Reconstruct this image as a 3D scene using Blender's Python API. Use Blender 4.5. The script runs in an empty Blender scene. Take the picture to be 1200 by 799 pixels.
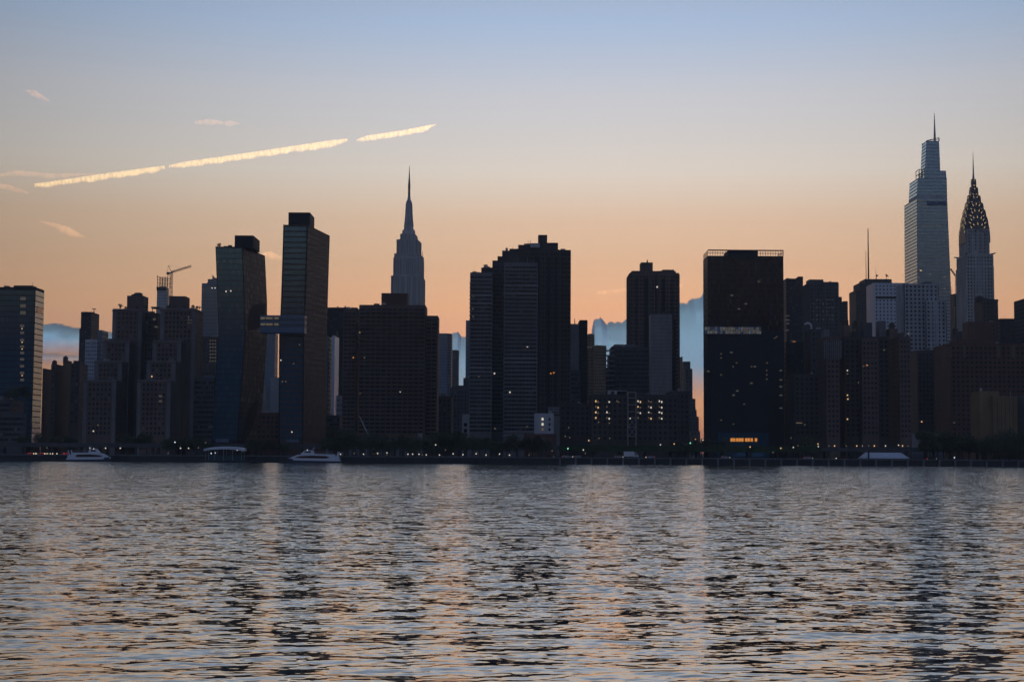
import bpy, bmesh, math, random
import numpy as np
from math import radians as R, sin, cos, pi, atan, tan
from mathutils import Vector, Matrix, noise

random.seed(7)
sc = bpy.context.scene
col = sc.collection

# ------------------------------------------------------------------ camera
F, CX, CY = 1800.0, 600.0, 399.5          # focal length and centre of the 1200x799 photograph, in its pixels
YH, H = 529.5, 6.0                        # eye-level line, height of the eye above the river
PITCH, ROLL = atan((YH - CY) / F), R(0.33)
cd = bpy.data.cameras.new('camera'); cam = bpy.data.objects.new('camera', cd); col.objects.link(cam)
CM = Matrix.Rotation(pi / 2 + PITCH, 3, 'X') @ Matrix.Rotation(ROLL, 3, 'Z')
cam.rotation_euler = CM.to_euler(); cam.location = (0, 0, H)
cd.sensor_width = 36; cd.lens = 36 * F / 1200; cd.clip_start = 1; cd.clip_end = 120000
sc.camera = cam

# ------------------------------------------------------------------ dusk sky, sun just under the horizon behind the city
SUN_EL, SUN_AZ = -2.0, 5.5
wd = bpy.data.worlds.new('World'); sc.world = wd; wd.use_nodes = True
nt = wd.node_tree; bg = nt.nodes['Background']
sky = nt.nodes.new('ShaderNodeTexSky'); sky.sky_type = 'NISHITA'; sky.sun_disc = False
sky.sun_elevation = R(SUN_EL); sky.sun_rotation = R(SUN_AZ)
sky.altitude = 0; sky.air_density = 1; sky.dust_density = 1; sky.ozone_density = 1
tc = nt.nodes.new('ShaderNodeTexCoord'); sx = nt.nodes.new('ShaderNodeSeparateXYZ')
nt.links.new(tc.outputs['Generated'], sx.inputs[0])
# colour balance of the twilight air by height above the horizon
GR = [(0.0, (.86, .72, 1.6)), (.05, (.96, .78, 1.5)), (.094, (1.20, .84, .90)), (.1213, (1.23, .90, .86)), (.149, (1.37, 1.04, .96)),
      (.1803, (1.56, 1.39, 1.40)), (.2298, (1.55, 1.48, 1.60)), (.2726, (1.25, 1.44, 1.82)), (.32, (1.20, 1.27, 1.42)), (.5, (1.10, 1.15, 1.22)), (1.0, (1.0, 1.15, 1.5))]
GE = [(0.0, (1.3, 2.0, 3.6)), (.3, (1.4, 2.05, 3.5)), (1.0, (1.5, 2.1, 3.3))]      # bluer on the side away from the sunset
def ramp(stops):
    r = nt.nodes.new('ShaderNodeValToRGB')
    for i, (p, c) in enumerate(stops):
        e = r.color_ramp.elements[i] if i < 2 else r.color_ramp.elements.new(p)
        e.position = p; e.color = (*c, 1)
    nt.links.new(sx.outputs['Z'], r.inputs[0]); return r
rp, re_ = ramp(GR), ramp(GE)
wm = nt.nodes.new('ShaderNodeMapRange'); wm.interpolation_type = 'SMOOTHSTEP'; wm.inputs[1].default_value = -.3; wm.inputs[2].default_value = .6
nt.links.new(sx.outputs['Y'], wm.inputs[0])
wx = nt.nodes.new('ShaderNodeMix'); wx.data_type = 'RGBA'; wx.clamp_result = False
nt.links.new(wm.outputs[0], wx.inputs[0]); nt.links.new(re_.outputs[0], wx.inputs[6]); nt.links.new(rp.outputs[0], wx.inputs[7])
mu = nt.nodes.new('ShaderNodeMix'); mu.data_type = 'RGBA'; mu.blend_type = 'MULTIPLY'; mu.inputs[0].default_value = 1
mu.clamp_result = False
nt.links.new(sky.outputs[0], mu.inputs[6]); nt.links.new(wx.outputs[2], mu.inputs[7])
dt = nt.nodes.new('ShaderNodeVectorMath'); dt.operation = 'MULTIPLY'; dt.inputs[1].default_value = (1, 1, 0); nt.links.new(tc.outputs['Generated'], dt.inputs[0])
dn = nt.nodes.new('ShaderNodeVectorMath'); dn.operation = 'NORMALIZE'; nt.links.new(dt.outputs[0], dn.inputs[0])
dp = nt.nodes.new('ShaderNodeVectorMath'); dp.operation = 'DOT_PRODUCT'; dp.inputs[1].default_value = (sin(R(3)), cos(R(3)), 0); nt.links.new(dn.outputs[0], dp.inputs[0])
fa = nt.nodes.new('ShaderNodeMapRange'); fa.inputs[1].default_value = .88; fa.inputs[2].default_value = 1; fa.inputs[3].default_value = .55; fa.inputs[4].default_value = 1.03   # the glow fades to either side of the sunset
nt.links.new(dp.outputs['Value'], fa.inputs[0])
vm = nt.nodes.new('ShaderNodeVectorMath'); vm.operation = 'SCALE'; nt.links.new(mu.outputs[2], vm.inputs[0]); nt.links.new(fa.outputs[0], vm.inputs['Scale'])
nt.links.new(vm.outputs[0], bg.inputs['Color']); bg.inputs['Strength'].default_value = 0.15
sl = bpy.data.lights.new('sun', 'SUN'); sl.energy = 0.75; sl.angle = R(0.5); sl.color = (1.0, .70, .34)
sun = bpy.data.objects.new('sun', sl); col.objects.link(sun)
sd = Vector((sin(R(SUN_AZ)) * cos(R(SUN_EL)), cos(R(SUN_AZ)) * cos(R(SUN_EL)), sin(R(SUN_EL))))
sun.rotation_euler = (-sd).to_track_quat('-Z', 'Y').to_euler(); sun.location = sd * 500
vs = sc.view_settings
vs.view_transform = 'Standard'; vs.look = 'None'; vs.gamma = 1; vs.use_curve_mapping = False
EXPO = 2.74; vs.exposure = EXPO; LAMP = 1 / 2 ** EXPO
cy = sc.cycles
cy.use_denoising = True; cy.max_bounces = 6; cy.diffuse_bounces = 2; cy.glossy_bounces = 3; cy.transparent_max_bounces = 12
cy.volume_bounces = 2; cy.sample_clamp_indirect = 3
cy.use_adaptive_sampling = True; cy.adaptive_threshold = 0.015

# ------------------------------------------------------------------ helpers
def ray(x, y): return CM @ Vector(((x - CX) / F, (CY - y) / F, -1))
def P(x, y, Y):
    d = ray(x, y); return Vector((0, 0, H)) + d * (Y / d.y)
def PZ(x, y, z):
    d = ray(x, y); return Vector((0, 0, H)) + d * ((z - H) / d.z)

def tag(o, label=None, cat=None, group=None, kind=None):
    if label: o['label'] = label
    if cat: o['category'] = cat
    if group: o['group'] = group
    if kind: o['kind'] = kind
    return o
def empty(name, loc, label, cat, group=None, rz=0):
    o = bpy.data.objects.new(name, None); col.objects.link(o); o.empty_display_size = 2
    o.location = loc; o.rotation_euler = (0, 0, rz)
    return tag(o, label, cat, group)
def wloc(o):
    v = Vector((0, 0, 0))
    while o is not None: v += o.location; o = o.parent
    return v

SPLIT = {'column', 'corner_pier', 'canopy_post', 'pilaster', 'balcony_band', 'panel_joint', 'post', 'balcony', 'mooring_post', 'rail', 'mast_stay'}
class MB:
    def __init__(s): s.v = []; s.f = []; s.t = []; s.g = []
    def quad(s, a, b, c, d, t=0.0):
        n = len(s.v); s.v += [tuple(a), tuple(b), tuple(c), tuple(d)]; s.f.append((n, n + 1, n + 2, n + 3)); s.t.append(t)
    def tri(s, a, b, c, t=0.0):
        n = len(s.v); s.v += [tuple(a), tuple(b), tuple(c)]; s.f.append((n, n + 1, n + 2)); s.t.append(t)
    def loft(s, rings, cap=True, t=0.0):
        n0 = len(s.v); k = len(rings[0]); s.g.append((n0, len(s.f)))
        for r in rings: s.v += [tuple(p) for p in r]
        for i in range(len(rings) - 1):
            for j in range(k):
                a = n0 + i * k + j; b = n0 + i * k + (j + 1) % k
                s.f.append((a, b, b + k, a + k)); s.t.append(t)
        if cap:
            s.f.append(tuple(range(n0 + k - 1, n0 - 1, -1))); s.t.append(t)
            s.f.append(tuple(n0 + (len(rings) - 1) * k + j for j in range(k))); s.t.append(t)
        return s
    def box(s, x0, x1, y0, y1, z0, z1, t=0.0):
        p = [(x0, y0), (x1, y0), (x1, y1), (x0, y1)]
        return s.loft([[(x, y, z0) for x, y in p], [(x, y, z1) for x, y in p]], True, t)
    def tube(s, p0, p1, r0, r1=None, n=6):
        p0 = Vector(p0); p1 = Vector(p1); r1 = r0 if r1 is None else r1
        d = (p1 - p0).normalized(); a = d.orthogonal().normalized(); b = d.cross(a)
        ring = lambda p, r: [p + a * (r * cos(2 * pi * i / n)) + b * (r * sin(2 * pi * i / n)) for i in range(n)]
        return s.loft([ring(p0, r0), ring(p1, r1)])
    def build(s, name, mat, parent=None, smooth=False, mat2=None):
        if name in SPLIT and len(s.g) > 1:
            ends = s.g[1:] + [(len(s.v), len(s.f))]
            for (v0, f0), (v1, f1) in zip(s.g, ends):
                q = MB(); q.v = s.v[v0:v1]; q.f = [tuple(i - v0 for i in f) for f in s.f[f0:f1]]; q.t = s.t[f0:f1]; o = q.build(name, mat, parent, smooth)
            return o
        me = bpy.data.meshes.new(name); off = wloc(parent) if parent else Vector((0, 0, 0))
        me.from_pydata([(x - off.x, y - off.y, z - off.z) for x, y, z in s.v], [], s.f); me.update()
        if mat2 is None:
            bm = bmesh.new(); bm.from_mesh(me); bmesh.ops.recalc_face_normals(bm, faces=bm.faces); bm.to_mesh(me); bm.free()
        me.materials.append(mat)
        if mat2 is not None:
            me.materials.append(mat2); me.materials.append(M['side_window']); me.polygons.foreach_set('material_index', [2 if t < -1.5 else 1 if t < 0 else 0 for t in s.t])
            at = me.attributes.new('tone', 'FLOAT', 'FACE'); at.data.foreach_set('value', [t + 3 if t < -1.5 else max(t, 0) for t in s.t])
        if smooth: me.shade_smooth()
        o = bpy.data.objects.new(name, me); col.objects.link(o)
        if parent: o.parent = parent
        return o

MATS = {}
def nn(m, t): return m.node_tree.nodes.new('ShaderNode' + t)
def ln(m, a, b): m.node_tree.links.new(a, b)
def mk(name, c, rough=.8, var=.3, scale=.12, metal=0.0, spec=.3, streak=True):
    m = bpy.data.materials.new(name); m.use_nodes = True; b = m.node_tree.nodes['Principled BSDF']
    b.inputs['Roughness'].default_value = rough; b.inputs['Metallic'].default_value = metal
    b.inputs['Specular IOR Level'].default_value = spec
    t = nn(m, 'TexCoord'); mp = nn(m, 'Mapping'); mp.inputs['Scale'].default_value = (1, 1, .35 if streak else 1)
    ln(m, t.outputs['Object'], mp.inputs[0])
    n1 = nn(m, 'TexNoise'); n1.inputs['Scale'].default_value = scale; n1.inputs['Detail'].default_value = 8; n1.inputs['Roughness'].default_value = .7
    ln(m, mp.outputs[0], n1.inputs['Vector'])
    r = nn(m, 'ValToRGB'); r.color_ramp.elements[0].position = .3; r.color_ramp.elements[1].position = .7
    for i, k in ((0, 1 - var), (1, 1 + var)): r.color_ramp.elements[i].color = (c[0] * k, c[1] * k, c[2] * k, 1)
    ln(m, n1.outputs[0], r.inputs[0]); ln(m, r.outputs[0], b.inputs['Base Color'])
    MATS[name] = m; return m
def mkglass(name, dark, blind, rough=.05, metal=0.0, spec=.6):
    m = bpy.data.materials.new(name); m.use_nodes = True; b = m.node_tree.nodes['Principled BSDF']
    b.inputs['Roughness'].default_value = rough; b.inputs['Metallic'].default_value = metal; b.inputs['Specular IOR Level'].default_value = spec
    a = nn(m, 'Attribute'); a.attribute_name = 'tone'
    x = nn(m, 'Mix'); x.data_type = 'RGBA'; x.inputs[6].default_value = (*dark, 1); x.inputs[7].default_value = (*blind, 1)
    ln(m, a.outputs['Fac'], x.inputs[0]); ln(m, x.outputs[2], b.inputs['Base Color'])
    MATS[name] = m; return m
def mkemit(name, c, s):
    m = bpy.data.materials.new(name); m.use_nodes = True; n = m.node_tree.nodes; n.remove(n['Principled BSDF'])
    e = nn(m, 'Emission'); e.inputs[0].default_value = (*c, 1); e.inputs[1].default_value = s * LAMP
    ln(m, e.outputs[0], n['Material Output'].inputs[0]); MATS[name] = m; return m

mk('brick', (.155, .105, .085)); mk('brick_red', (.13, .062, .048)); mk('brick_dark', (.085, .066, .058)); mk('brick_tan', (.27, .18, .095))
mk('concrete', (.30, .29, .28)); mk('concrete_mid', (.19, .185, .18)); mk('concrete_dark', (.09, .09, .092)); mk('limestone', (.48, .46, .43))
mk('pale_panel', (.50, .50, .50)); mk('black_panel', (.028, .028, .032), .7, .2, spec=.1); mk('copper_panel', (.12, .075, .058), .7, .3, .3, 0, .15)
mk('steel', (.36, .36, .38), .4, .2, .5, .7); mk('dark_steel', (.05, .05, .055), .5, .2, .5, .3); mk('white_paint', (.68, .70, .73), .35, .06, .6)
mk('hull_paint', (.03, .045, .075), .4, .1); mk('wood', (.09, .065, .045)); mk('roof_felt', (.06, .06, .062)); mk('asphalt', (.045, .045, .047), .9, .2, .4, streak=False)
mk('deck_concrete', (.16, .16, .165), .9, .25, .2, streak=False); mk('wet_concrete', (.035, .037, .04), .7, .4, .3); mk('bark', (.05, .04, .03), .9, .3, 1)
mk('ivy', (.035, .06, .025), .9, .5, .6, streak=False); mk('blue_panel', (.12, .17, .24), .4, .2); mk('car_paint_dark', (.03, .032, .036), .25, .1); mk('car_paint_light', (.45, .46, .48), .25, .1)
mk('rubber', (.02, .02, .02), .9, .1); mk('ground_soil', (.06, .06, .055), .95, .3, .05, streak=False); mk('crown_steel', (.11, .105, .105), .5, .25, .4, .15)
mkglass('window_glass', (.016, .018, .022), (.20, .19, .175), .05, 0, .4); mkglass('teal_glass', (.11, .26, .38), (.20, .34, .46), .04, .7)
mkglass('blue_glass', (.24, .42, .56), (.40, .58, .70), .05, .7); mkglass('side_window', (.02, .022, .026), (.15, .14, .13), .5, 0, .15); mkglass('mirror_glass', (.75, .82, .9), (.45, .5, .55), .08, .9); mkglass('black_glass', (.010, .011, .014), (.04, .043, .05), .06, 0, .5)
mkglass('pale_glass', (.28, .38, .48), (.55, .62, .68), .08, .35)
mkemit('warm_light', (1, .62, .28), .8); mkemit('white_light', (1, .91, .76), .66); mkemit('amber_light', (1, .36, .07), .6); mkemit('red_light', (1, .04, .05), 1.6)
mkemit('added_pane_glow', (.72, .85, 1), .085); mkemit('head_lamp', (1, .80, .52), 3.5); mkemit('dim_light', (1, .78, .52), .095); mkemit('cool_light', (.8, .9, 1), 1.0); mkemit('green_light', (.3, 1, .6), 1.2); mkemit('crown_light', (1, .66, .33), .55); mkemit('faint_light', (1, .88, .74), .055)
M = MATS

# ------------------------------------------------------------------ foliage
def leaf_mat():
    m = bpy.data.materials.new('foliage'); m.use_nodes = True; b = m.node_tree.nodes['Principled BSDF']; b.inputs['Roughness'].default_value = .7
    t = nn(m, 'TexCoord'); n1 = nn(m, 'TexNoise'); n1.inputs['Scale'].default_value = .8; ln(m, t.outputs['Object'], n1.inputs['Vector'])
    r = nn(m, 'ValToRGB'); r.color_ramp.elements[0].position = .35; r.color_ramp.elements[1].position = .65
    r.color_ramp.elements[0].color = (.025, .045, .02, 1); r.color_ramp.elements[1].color = (.06, .085, .03, 1)
    ln(m, n1.outputs[0], r.inputs[0]); ln(m, r.outputs[0], b.inputs['Base Color']); MATS['foliage'] = m
leaf_mat()
def crown_mesh(seed, h=8.0, w=3.6, n=1500):
    rg = random.Random(seed); mb = MB()
    bl = [(rg.uniform(-.6, .6) * w, rg.uniform(-.6, .6) * w, h * rg.uniform(.38, .86), rg.uniform(.28, .5) * w) for _ in range(11)]
    bl.append((0, 0, h * .6, .6 * w))
    for i in range(n):
        cx, cy_, cz, r = bl[i % len(bl)]
        d = Vector((rg.gauss(0, 1), rg.gauss(0, 1), rg.gauss(0, .8))).normalized() * r * rg.uniform(.55, 1.08)
        p = Vector((cx, cy_, cz)) + d; s = rg.uniform(.12, .34)
        u = Vector((rg.gauss(0, 1), rg.gauss(0, 1), rg.gauss(0, 1))).normalized(); v = u.orthogonal().normalized()
        mb.quad(p - u * s, p + v * s * .6, p + u * s, p - v * s * .6)
    return mb
def trunk_mesh(seed, h=8.0):
    rg = random.Random(seed + 50); mb = MB(); top = Vector((rg.uniform(-.2, .2), rg.uniform(-.2, .2), h * .5))
    mb.tube((0, 0, 0), top, .22, .13, 7)
    for k in range(6):
        a = 2 * pi * k / 6 + rg.uniform(-.4, .4); mb.tube(top * rg.uniform(.7, 1), (cos(a) * 1.7, sin(a) * 1.7, h * rg.uniform(.6, .85)), .09, .03, 5)
    return mb
PROTO = []
def tree(loc, s, k, label, group, sz=1.0):
    k %= 5
    if len(PROTO) <= k:
        for q in range(len(PROTO), k + 1):
            cr = crown_mesh(q * 3 + 1, 8, 3.0 + .4 * (q % 3)).build('crown', M['foliage']); tr = trunk_mesh(q).build('trunk', M['bark'])
            PROTO.append([cr.data, tr.data]); bpy.data.objects.remove(cr); bpy.data.objects.remove(tr)
    e = empty('tree', loc, label, 'tree', group, random.uniform(0, 6.28)); e.scale = (s, s, s * sz)
    for nm, me in zip(('crown', 'trunk'), PROTO[k]):
        o = bpy.data.objects.new(nm, me); col.objects.link(o); o.parent = e
    return e

# ------------------------------------------------------------------ setting: river, land, quay
SH = 780.0            # distance of the city's river wall
GZ = 3.0              # street level
def water():
    rng = np.random.default_rng(11)
    ypx = np.concatenate([np.linspace(2400, 900, 50)[:-1], np.arange(900, YH + H * F / (SH + 6), -.33)])
    d = H * F / (ypx - YH); d[-1] = SH + 6
    d = np.concatenate([[-60.0, -20.0, 1.0], d])
    a = np.concatenate([np.linspace(-1.6, -.40, 60)[:-1], np.linspace(-.40, .40, 1250), np.linspace(.40, 1.6, 60)[1:]])
    rows, cols = len(d), len(a)
    dd = np.maximum(d, 14.0)
    X = dd[:, None] * np.clip(a, -.4, .4)[None, :] + np.sign(a)[None, :] * (np.maximum(np.abs(a) - .4, 0) / 1.2)[None, :] ** 1.5 * 3500; Y = np.repeat(d[:, None], cols, 1); Z = np.zeros_like(X)
    st = np.gradient(d); st = np.abs(st)                       # row spacing decides which waves the mesh can carry
    N = 110
    lam = np.exp(rng.uniform(np.log(.3), np.log(14), N))
    th = rng.normal(-pi / 2 + .12, .45, N); ph = rng.uniform(0, 2 * pi, N)
    s0 = WAVE_SLOPE / math.sqrt(N / 2) * np.where(lam > 4, .45, 1.15)
    near = d > 5
    lost = np.zeros(rows)
    for l, t, p, s in zip(lam, th, ph, s0):
        k = 2 * pi / l
        ky = abs(sin(t)) + .05
        w = np.clip((l / ky / np.maximum(st, 1e-3) - 3.0) / 3.0, 0, 1) * near
        lost += (1 - w ** 2) * s * s / 2
        i0 = np.nonzero(w)[0]
        if len(i0) == 0: continue
        arg = k * (cos(t) * X[i0] + sin(t) * Y[i0]) + p
        Z[i0] += (w[i0] * s / k)[:, None] * (np.sin(arg) + .18 * np.sin(2 * arg + .7))
    co = np.stack([X, Y, Z], -1).reshape(-1, 3)
    i = np.arange(rows * cols).reshape(rows, cols)
    fc = np.stack([i[:-1, :-1], i[:-1, 1:], i[1:, 1:], i[1:, :-1]], -1).reshape(-1, 4)
    me = bpy.data.meshes.new('water'); me.vertices.add(len(co)); me.vertices.foreach_set('co', co.ravel())
    me.loops.add(fc.size); me.loops.foreach_set('vertex_index', fc.ravel().astype(np.int32))
    me.polygons.add(len(fc)); me.polygons.foreach_set('loop_start', np.arange(0, fc.size, 4, dtype=np.int32))
    me.update(calc_edges=True); me.shade_smooth()
    at = me.attributes.new('chop', 'FLOAT', 'POINT')
    at.data.foreach_set('value', np.repeat(np.sqrt(lost)[:, None], cols, 1).ravel().astype(np.float32))
    m = bpy.data.materials.new('river_water'); m.use_nodes = True; b = m.node_tree.nodes['Principled BSDF']
    b.inputs['Base Color'].default_value = (.008, .014, .016, 1); b.inputs['Roughness'].default_value = .04; b.inputs['IOR'].default_value = 1.75
    ge = nn(m, 'NewGeometry'); parts = []
    mask = nn(m, 'TexNoise'); mask.inputs['Scale'].default_value = .018; mask.inputs['Detail'].default_value = 3
    mpm = nn(m, 'Mapping'); mpm.inputs['Scale'].default_value = (1, .55, 1); ln(m, ge.outputs['Position'], mpm.inputs[0]); ln(m, mpm.outputs[0], mask.inputs['Vector'])
    ml = nn(m, 'MapRange'); ml.inputs[1].default_value = .3; ml.inputs[2].default_value = .7; ml.inputs[3].default_value = .55; ml.inputs[4].default_value = 1.35; ln(m, mask.outputs[0], ml.inputs[0])
    atn = nn(m, 'Attribute'); atn.attribute_name = 'chop'
    am = nn(m, 'Math'); am.operation = 'MULTIPLY_ADD'; ln(m, atn.outputs['Fac'], am.inputs[0]); am.inputs[1].default_value = 15.0; am.inputs[2].default_value = .06
    am2 = nn(m, 'Math'); am2.operation = 'MULTIPLY'; ln(m, am.outputs[0], am2.inputs[0]); ln(m, ml.outputs[0], am2.inputs[1])
    acc = None
    for sc_, off in ((.9, 0), (3.2, 40)):
        mp = nn(m, 'Mapping'); mp.inputs['Location'].default_value = (off, off, 0); mp.inputs['Scale'].default_value = (.6, 1, 1); ln(m, ge.outputs['Position'], mp.inputs[0])
        n1 = nn(m, 'TexNoise'); n1.inputs['Scale'].default_value = sc_; n1.inputs['Detail'].default_value = 2; ln(m, mp.outputs[0], n1.inputs['Vector'])
        sb = nn(m, 'VectorMath'); sb.operation = 'SUBTRACT'; ln(m, n1.outputs['Color'], sb.inputs[0]); sb.inputs[1].default_value = (.5, .5, .5)
        if acc is None: acc = sb
        else:
            ad = nn(m, 'VectorMath'); ad.operation = 'ADD'; ln(m, acc.outputs[0], ad.inputs[0]); ln(m, sb.outputs[0], ad.inputs[1]); acc = ad
    fl = nn(m, 'VectorMath'); fl.operation = 'MULTIPLY'; fl.inputs[1].default_value = (.3, 1, 0); ln(m, acc.outputs[0], fl.inputs[0])
    scl = nn(m, 'VectorMath'); scl.operation = 'SCALE'; ln(m, fl.outputs[0], scl.inputs[0]); ln(m, am2.outputs[0], scl.inputs['Scale'])
    bs = nn(m, 'VectorMath'); bs.operation = 'SCALE'; bs.inputs[0].default_value = (0, -SKY_TILT, 0); a2 = nn(m, 'Math'); a2.operation = 'MULTIPLY'; ln(m, atn.outputs['Fac'], a2.inputs[0]); ln(m, atn.outputs['Fac'], a2.inputs[1]); a3 = nn(m, 'Math'); a3.operation = 'MULTIPLY'; ln(m, a2.outputs[0], a3.inputs[0]); a3.inputs[1].default_value = 24; ln(m, a3.outputs[0], bs.inputs['Scale'])   # far normals tilted towards the near shore so the water mirrors more bright sky
    b2 = nn(m, 'VectorMath'); b2.operation = 'ADD'; ln(m, bs.outputs[0], b2.inputs[0]); ln(m, scl.outputs[0], b2.inputs[1])
    ad = nn(m, 'VectorMath'); ad.operation = 'ADD'; ln(m, ge.outputs['Normal'], ad.inputs[0]); ln(m, b2.outputs[0], ad.inputs[1])
    no = nn(m, 'VectorMath'); no.operation = 'NORMALIZE'; ln(m, ad.outputs[0], no.inputs[0]); ln(m, no.outputs[0], b.inputs['Normal'])
    gl = nn(m, 'BsdfGlossy'); gl.inputs['Color'].default_value = (.97, .92, .87, 1); gl.inputs['Roughness'].default_value = .05; ln(m, no.outputs[0], gl.inputs['Normal'])
    mx = nn(m, 'MixShader'); mx.inputs[0].default_value = .36; ln(m, b.outputs[0], mx.inputs[1]); ln(m, gl.outputs[0], mx.inputs[2]); ln(m, mx.outputs[0], m.node_tree.nodes['Material Output'].inputs[0])
    me.materials.append(m)
    o = bpy.data.objects.new('water', me); col.objects.link(o); tag(o, kind='structure')
WAVE_SLOPE, SKY_TILT = 0.046, .95
water()

g = MB(); WX = 9000
g.box(-WX, WX, SH + .6, 15000, -1, GZ); tag(g.build('ground', M['ground_soil']), kind='structure')
p = MB(); p.box(-1400, 1400, SH + .7, SH + 34, GZ + .004, GZ + .12); tag(p.build('promenade', M['deck_concrete']), kind='structure')
# raised river drive on columns
RZ = 8.6
rd = MB(); rd.box(-1400, 1400, SH + 46, SH + 66, RZ - 1.1, RZ); tag(rd.build('roadway', M['asphalt']), kind='structure')
ln_ = MB()
for k in range(-90, 90): ln_.box(k * 12, k * 12 + 4, SH + 55.9, SH + 56.1, RZ + .004, RZ + .012)
tag(ln_.build('road_markings', M['white_paint']), kind='structure')
par = empty('parapet_wall', (0, SH + 45.6, RZ), 'long grey concrete parapet along the raised river drive', 'parapet wall')
q = MB(); q.box(-1400, 1400, SH + 45.4, SH + 45.9, RZ - 1.3, RZ + .95); q.build('wall', M['concrete_dark'], par)
q = MB(); q.box(P(655, 525, SH + 45).x, P(962, 525, SH + 45).x, SH + 45.1, SH + 45.39, RZ - 2.0, RZ + 1.25); q.build('ivy_cover', M['ivy'], par)
vc = empty('viaduct', (0, SH + 56, GZ), 'row of concrete columns carrying the raised river drive above the quay', 'viaduct')
for k in range(-26, 27):
    q = MB(); x = k * 14 + 3
    q.box(x - .6, x + .6, SH + 48, SH + 49.2, GZ, RZ - 1.1); q.box(x - .6, x + .6, SH + 62, SH + 63.2, GZ, RZ - 1.1); q.build('column', M['concrete_dark'], vc)
# river wall: plain along the left half, bays between piles along the right half
sw = empty('seawall', (0, SH, 0), 'long dark river wall with a pale cap at the city waterline', 'seawall')
q = MB(); q.box(-1400, 1400, SH, SH + .6, -2, GZ - .02); q.build('wall', M['wet_concrete'], sw)
q = MB(); q.box(-1400, 1400, SH - .5, SH + .9, GZ - .02, GZ + .45); q.build('cap', M['deck_concrete'], sw)
xx = P(655, 540, SH).x
for k in range(46):
    q = MB(); q.box(xx, xx + .9, SH - .9, SH - .05, -2, GZ - .05); q.box(xx - .1, xx + 1.0, SH - 1.0, SH - .5, GZ - .05, GZ + .5); q.build('pile', M['deck_concrete'], sw); xx += 8.0
rl = empty('railing', (0, SH + 1.4, GZ), 'thin dark steel railing along the edge of the river promenade', 'railing')
q = MB()
for z in (.5, .95, 1.35): q.tube((-420, SH + 1.4, GZ + z), (420, SH + 1.4, GZ + z), .035, n=4)
q.build('rail', M['dark_steel'], rl)
q = MB()
for k in range(-140, 141): q.box(k * 3 - .04, k * 3 + .04, SH + 1.36, SH + 1.44, GZ + .1, GZ + 1.38)
q.build('post', M['dark_steel'], rl)['kind'] = 'stuff'

# ------------------------------------------------------------------ buildings
def rtone():
    r = random.random()
    return random.uniform(0.01, .18) if r < .72 else random.uniform(.2, .5) if r < .93 else random.uniform(.5, 1)
def rows(polyf, z0, z1, st):
    """one connected strip per storey: panes and the wall between them, round every street front"""
    fl, hf, pitch, wf = st['fl'], st['hf'], st['pitch'], st['wf']; out = []
    n = int((z1 - z0 - .3) / fl)
    for k in range(n):
        zb = z1 - .8 - (k + 1) * fl + fl * (1 - hf) / 2; zt = zb + fl * hf
        if zb < z0: break
        pa, pb = polyf(zb), polyf(zt); m = len(pa); mb = MB(); prev = None; edges = []
        for i in range(m):
            e = Vector(pa[(i + 1) % m]) - Vector(pa[i])
            edges.append(e.length > .5 and Vector((e.y, -e.x)).normalized().y <= .4)
        if True not in edges: continue
        st0 = next((i for i in range(m) if edges[i] and not edges[i - 1]), 0)
        for q in range(m):
            i = (st0 + q) % m
            if not edges[i]: continue
            a, b = Vector(pa[i]), Vector(pa[(i + 1) % m]); c, d = Vector(pb[i]), Vector(pb[(i + 1) % m])
            e = b - a; L = e.length; o = Vector((e.y, -e.x)).normalized() * .07; side = (not st.get('sideglass')) and abs(e.y) > abs(e.x) * .45; cnt = max(1, round(L / pitch)); ends = min(st.get('end', .4), L * .2)
            for j in range(cnt):
                for s_, first in ((j + .5 - wf / 2, True), (j + .5 + wf / 2, False)):
                    u = (ends + (L - 2 * ends) * s_ / cnt) / L; lo, hi = a + e * u + o, c + (d - c) * u + o
                    nv = len(mb.v); mb.v += [(lo.x, lo.y, zb), (hi.x, hi.y, zt)]
                    if prev is not None:
                        mb.f.append((prev, nv, nv + 1, prev + 1)); mb.t.append(-1.0 if first else rtone() * st.get('tone', 1) - (3.0 if side else 0))
                    prev = nv
        if mb.f: out.append(mb)
    return out
ST = {
 'punched': dict(fl=3.1, hf=.50, pitch=3.0, wf=.50, glass='window_glass'),
 'dense':   dict(fl=3.0, hf=.55, pitch=2.0, wf=.62, glass='window_glass'),
 'ribbon':  dict(fl=3.2, hf=.48, pitch=1.8, wf=.93, glass='window_glass'),
 'curtain': dict(fl=3.6, hf=.84, pitch=1.7, wf=.90, glass='teal_glass', tone=.8),
 'blue':    dict(fl=3.8, hf=.74, pitch=1.7, wf=.90, glass='blue_glass'),
 'pale':    dict(fl=3.5, hf=.62, pitch=2.2, wf=.82, glass='pale_glass'),
 'black':   dict(fl=3.5, hf=.86, pitch=1.6, wf=.88, glass='black_glass'),
 'column':  dict(fl=3.6, hf=.56, pitch=3.0, wf=.50, glass='window_glass'),
}
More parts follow.
